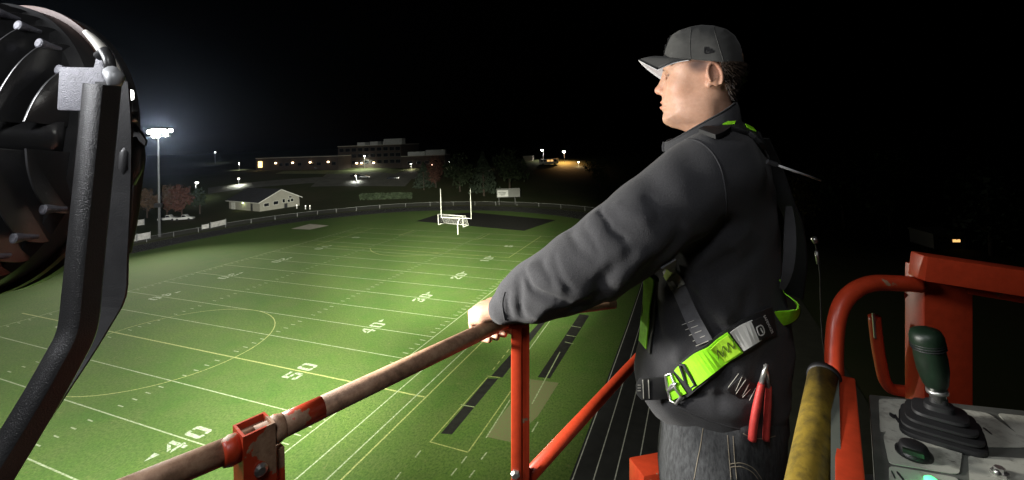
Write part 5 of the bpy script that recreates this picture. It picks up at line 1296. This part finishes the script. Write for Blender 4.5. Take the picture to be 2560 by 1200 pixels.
# the quick-connect buckle and the loose strap tail
def frame_rect(P, r, m, name):
    Q = []
    for p in P: 
        d = ray(*p).normalized(); h, q_, _, _ = bvj.ray_cast(CAM, d); Q.append((h if h is not None else at(p[0], p[1], 1.0)) - d * .014)
    return MB().tube(Q + [Q[0]], r, 8, False).build(name, m, hn, True)
M_CHR = pm('worn steel buckle', (.55, .55, .53), .3, .85, var=.15, scale=80)
frame_rect([(1664, 938), (1676, 934), (1690, 975), (1702, 992), (1690, 1010), (1676, 1002), (1668, 968)], .0032, M_CHR, 'buckle_frame')
frame_rect([(1699, 912), (1708, 912), (1738, 962), (1728, 970), (1716, 960)], .0036, M_DARKM, 'buckle_bar')
frame_rect([(1672, 976), (1684, 968), (1690, 958), (1680, 962)], .0035, M_CHR, 'buckle_tongue')
tl_ = [(1688, 968, .985), (1660, 970, .985), (1635, 972, .99), (1604, 973, 1.0)]
free_ribbon(tl_, 'strap_tail', M_BLKW, hn, .046, .003, UP)
tipP = [(1590, 962), (1598, 946), (1622, 945), (1628, 999), (1604, 1000), (1591, 985)]
MB().prism([at(x, y, .992) for x, y in tipP], ray(1600, 970).normalized() * .006).build('strap_tip', M_GRYB if False else pm('dark grey strap tip', (.10, .10, .10), .5), hn, bevel=.001)
for x in (1607, 1621): MB().tube([at(x, 950, .990), at(x + 2, 996, .990)], .0011, 6).build('stitching', M_VIS, hn)
for y in (963, 970, 977): MB().tube([at(1594, y, .990), at(1602, y, .990)], .0009, 6).build('tip_rib', M_VIS, hn)

# ---- pliers in his pocket
plr = thing('pliers', at(1905, 1090, .99), 'pair of red-handled pliers sticking out of the jeans pocket', 'pliers')
M_REDH = pm('dull red grip', (.42, .035, .03), .5, var=.2, scale=80, bmp=.3, bscale=300)
def hz_(px, py, off=.012):
    d = ray(px, py).normalized(); h = None
    for bv in (bvj, bvt):
        q, _, _, _ = bv.ray_cast(CAM, d)
        if q is not None and (h is None or (q - CAM).length < (h - CAM).length): h = q
    return (h if h is not None else at(px, py, 1.0)) - d * off
pzz = min(depth(hz_(1885, 1060)), depth(hz_(1900, 1000))) - .006
MB().tube([Vector(p) for p in spline([at(x, y, pzz) for x, y in ((1880, 1100), (1884, 1060), (1893, 1010), (1904, 958))], 4)], [.0078] * 8 + [.0076, .0072, .007, .0066, .006], 12).build('handle', M_REDH, plr, True)
MB().tube([Vector(p) for p in spline([at(x, y, pzz + .006) for x, y in ((1915, 1100), (1917, 1060), (1920, 1010), (1922, 965))], 4)], [.0066] * 9 + [.0064, .006, .0058, .005], 12).build('handle', M_REDH, plr, True)
MB().tube([at(1903, 962, pzz), at(1911, 930, pzz), at(1917, 910, pzz)], [.0055, .0048, .003], 10).build('jaw', M_CHR, plr, True)
MB().tube([at(1921, 968, pzz + .004), at(1917, 935, pzz + .004), at(1912, 912, pzz + .004)], [.004, .004, .0028], 10).build('jaw', M_CHR, plr, True)

# ---- lanyard and rod behind him
ln = thing('lanyard', at(2060, 900, 1.25) - UP * .5, 'thin steel lanyard hanging behind the worker\'s back with a snap hook', 'lanyard')
MB().tube([Vector(p) for p in spline([at(x, y, z) for x, y, z in ((2036, 600, 1.3), (2044, 640, 1.3), (2050, 690, 1.29), (2052, 760, 1.28), (2056, 840, 1.26), (2066, 905, 1.24))], 5)], .0018, 8).build('cable', M_DARKM, ln, True)
MB().tube([at(2034, 594, 1.3), at(2040, 606, 1.3)], .008, 10).build('snap_hook', M_STEEL, ln, True)
MB().tube([at(2041, 628, 1.3), at(2046, 660, 1.3)], .005, 8).build('swivel', M_STEEL, ln, True)
rd_ = thing('steel_rod', at(1950, 415, .9), 'thin bright steel rod pointing out behind the worker\'s shoulder', 'rod')
MB().tube([at(1940, 412, .90), at(2052, 451, .93)], .0024, 8).build('rod_body', pm('bright rod', (.7, .7, .7), .35, .3), rd_, True)
MB().lathe(at(1942, 412, .90), at(1930, 408, .90) - at(1942, 412, .90), [(0, .005), (.02, .005)], 8).build('ferrule', M_DARKM, rd_)
# ================================================================== stadium light: the far mast, the lamps on our own mast and an added front fill
lamp('far_mast_beam', 'SPOT', FARLAMP, 1.7e5, (1, .97, .80), .8, Vector((-18, 2, 0)), 74, .8, parent=mast)
lamp('far_mast_spill', 'POINT', FARLAMP, 2500, (.95, .97, 1), .8, parent=mast)
NEARLAMP = FC + fax * .10
# the beams of the lamps on our mast: this one and its neighbours on the same crossarm
XA = FC + UP * .9 - RT * .6 + fax * .2
for nm, en, col, px, py, cone in (('near_mast_beam', 1.05e6, (1, 1, .80), 1000, 632, 23), ('near_mast_beam', 1.2e6, (1, 1, .76), 1180, 640, 23), ('near_mast_beam', 7e5, (1, 1, .76), 1320, 655, 24),
                                  ('near_mast_mid', 5.6e5, (1, 1, .78), 820, 715, 40), ('near_mast_mid', 1.9e5, (1, 1, .74), 1160, 770, 44),
                                  ('near_mast_wide', 5.6e5, (1, 1, .90), 300, 800, 74), ('near_mast_wide', 2.6e4, (1, 1, .75), 1250, 1000, 84)):
    XA = XA - RT * .22
    lamp(nm, 'SPOT', XA, en, col, .25, onz(px, py, 0), cone, 1.0)
lamp('lens_spill', 'AREA', at(322, 610, .93), 27, (1, .97, .90), .18, FC + fax * 1.0 + RT * 1.2, parent=fl)
lamp('lens_beam', 'SPOT', at(322, 610, .93), 85, (1, .97, .90), .06, at(1110, 840, 1.05), 64, 1.0, parent=fl)
lamp('front_fill', 'AREA', CAM - RT * .35 + UP * 1.0 - FW * .25, 5.5, (.97, .98, 1), .4, at(1250, 800, 1.1), spread=150)  # added soft fill above and behind the camera, not a mast lamp
lamp('neighbour_lamp', 'AREA', CAM - RT * 1.35 + UP * .45 + FW * .40, 9, (.96, .97, 1), .45, at(200, 380, .8), spread=120)
hz = MB(); hz.box((-300, 300, 15), (1700, 1300, 46))
hzm = bpy.data.materials.new('night haze'); hzm.use_nodes = True; hzt = hzm.node_tree
hzt.nodes.remove(hzt.nodes['Principled BSDF']); pv = hzt.nodes.new('ShaderNodeVolumePrincipled')
pv.inputs['Color'].default_value = (.50, .63, 1, 1); pv.inputs['Density'].default_value = .00003; pv.inputs['Anisotropy'].default_value = .93
hzt.links.new(pv.outputs[0], hzt.nodes['Material Output'].inputs['Volume'])
tag(hz.build('haze', hzm), 'thin night haze glowing round the floodlights', None, kind='stuff')
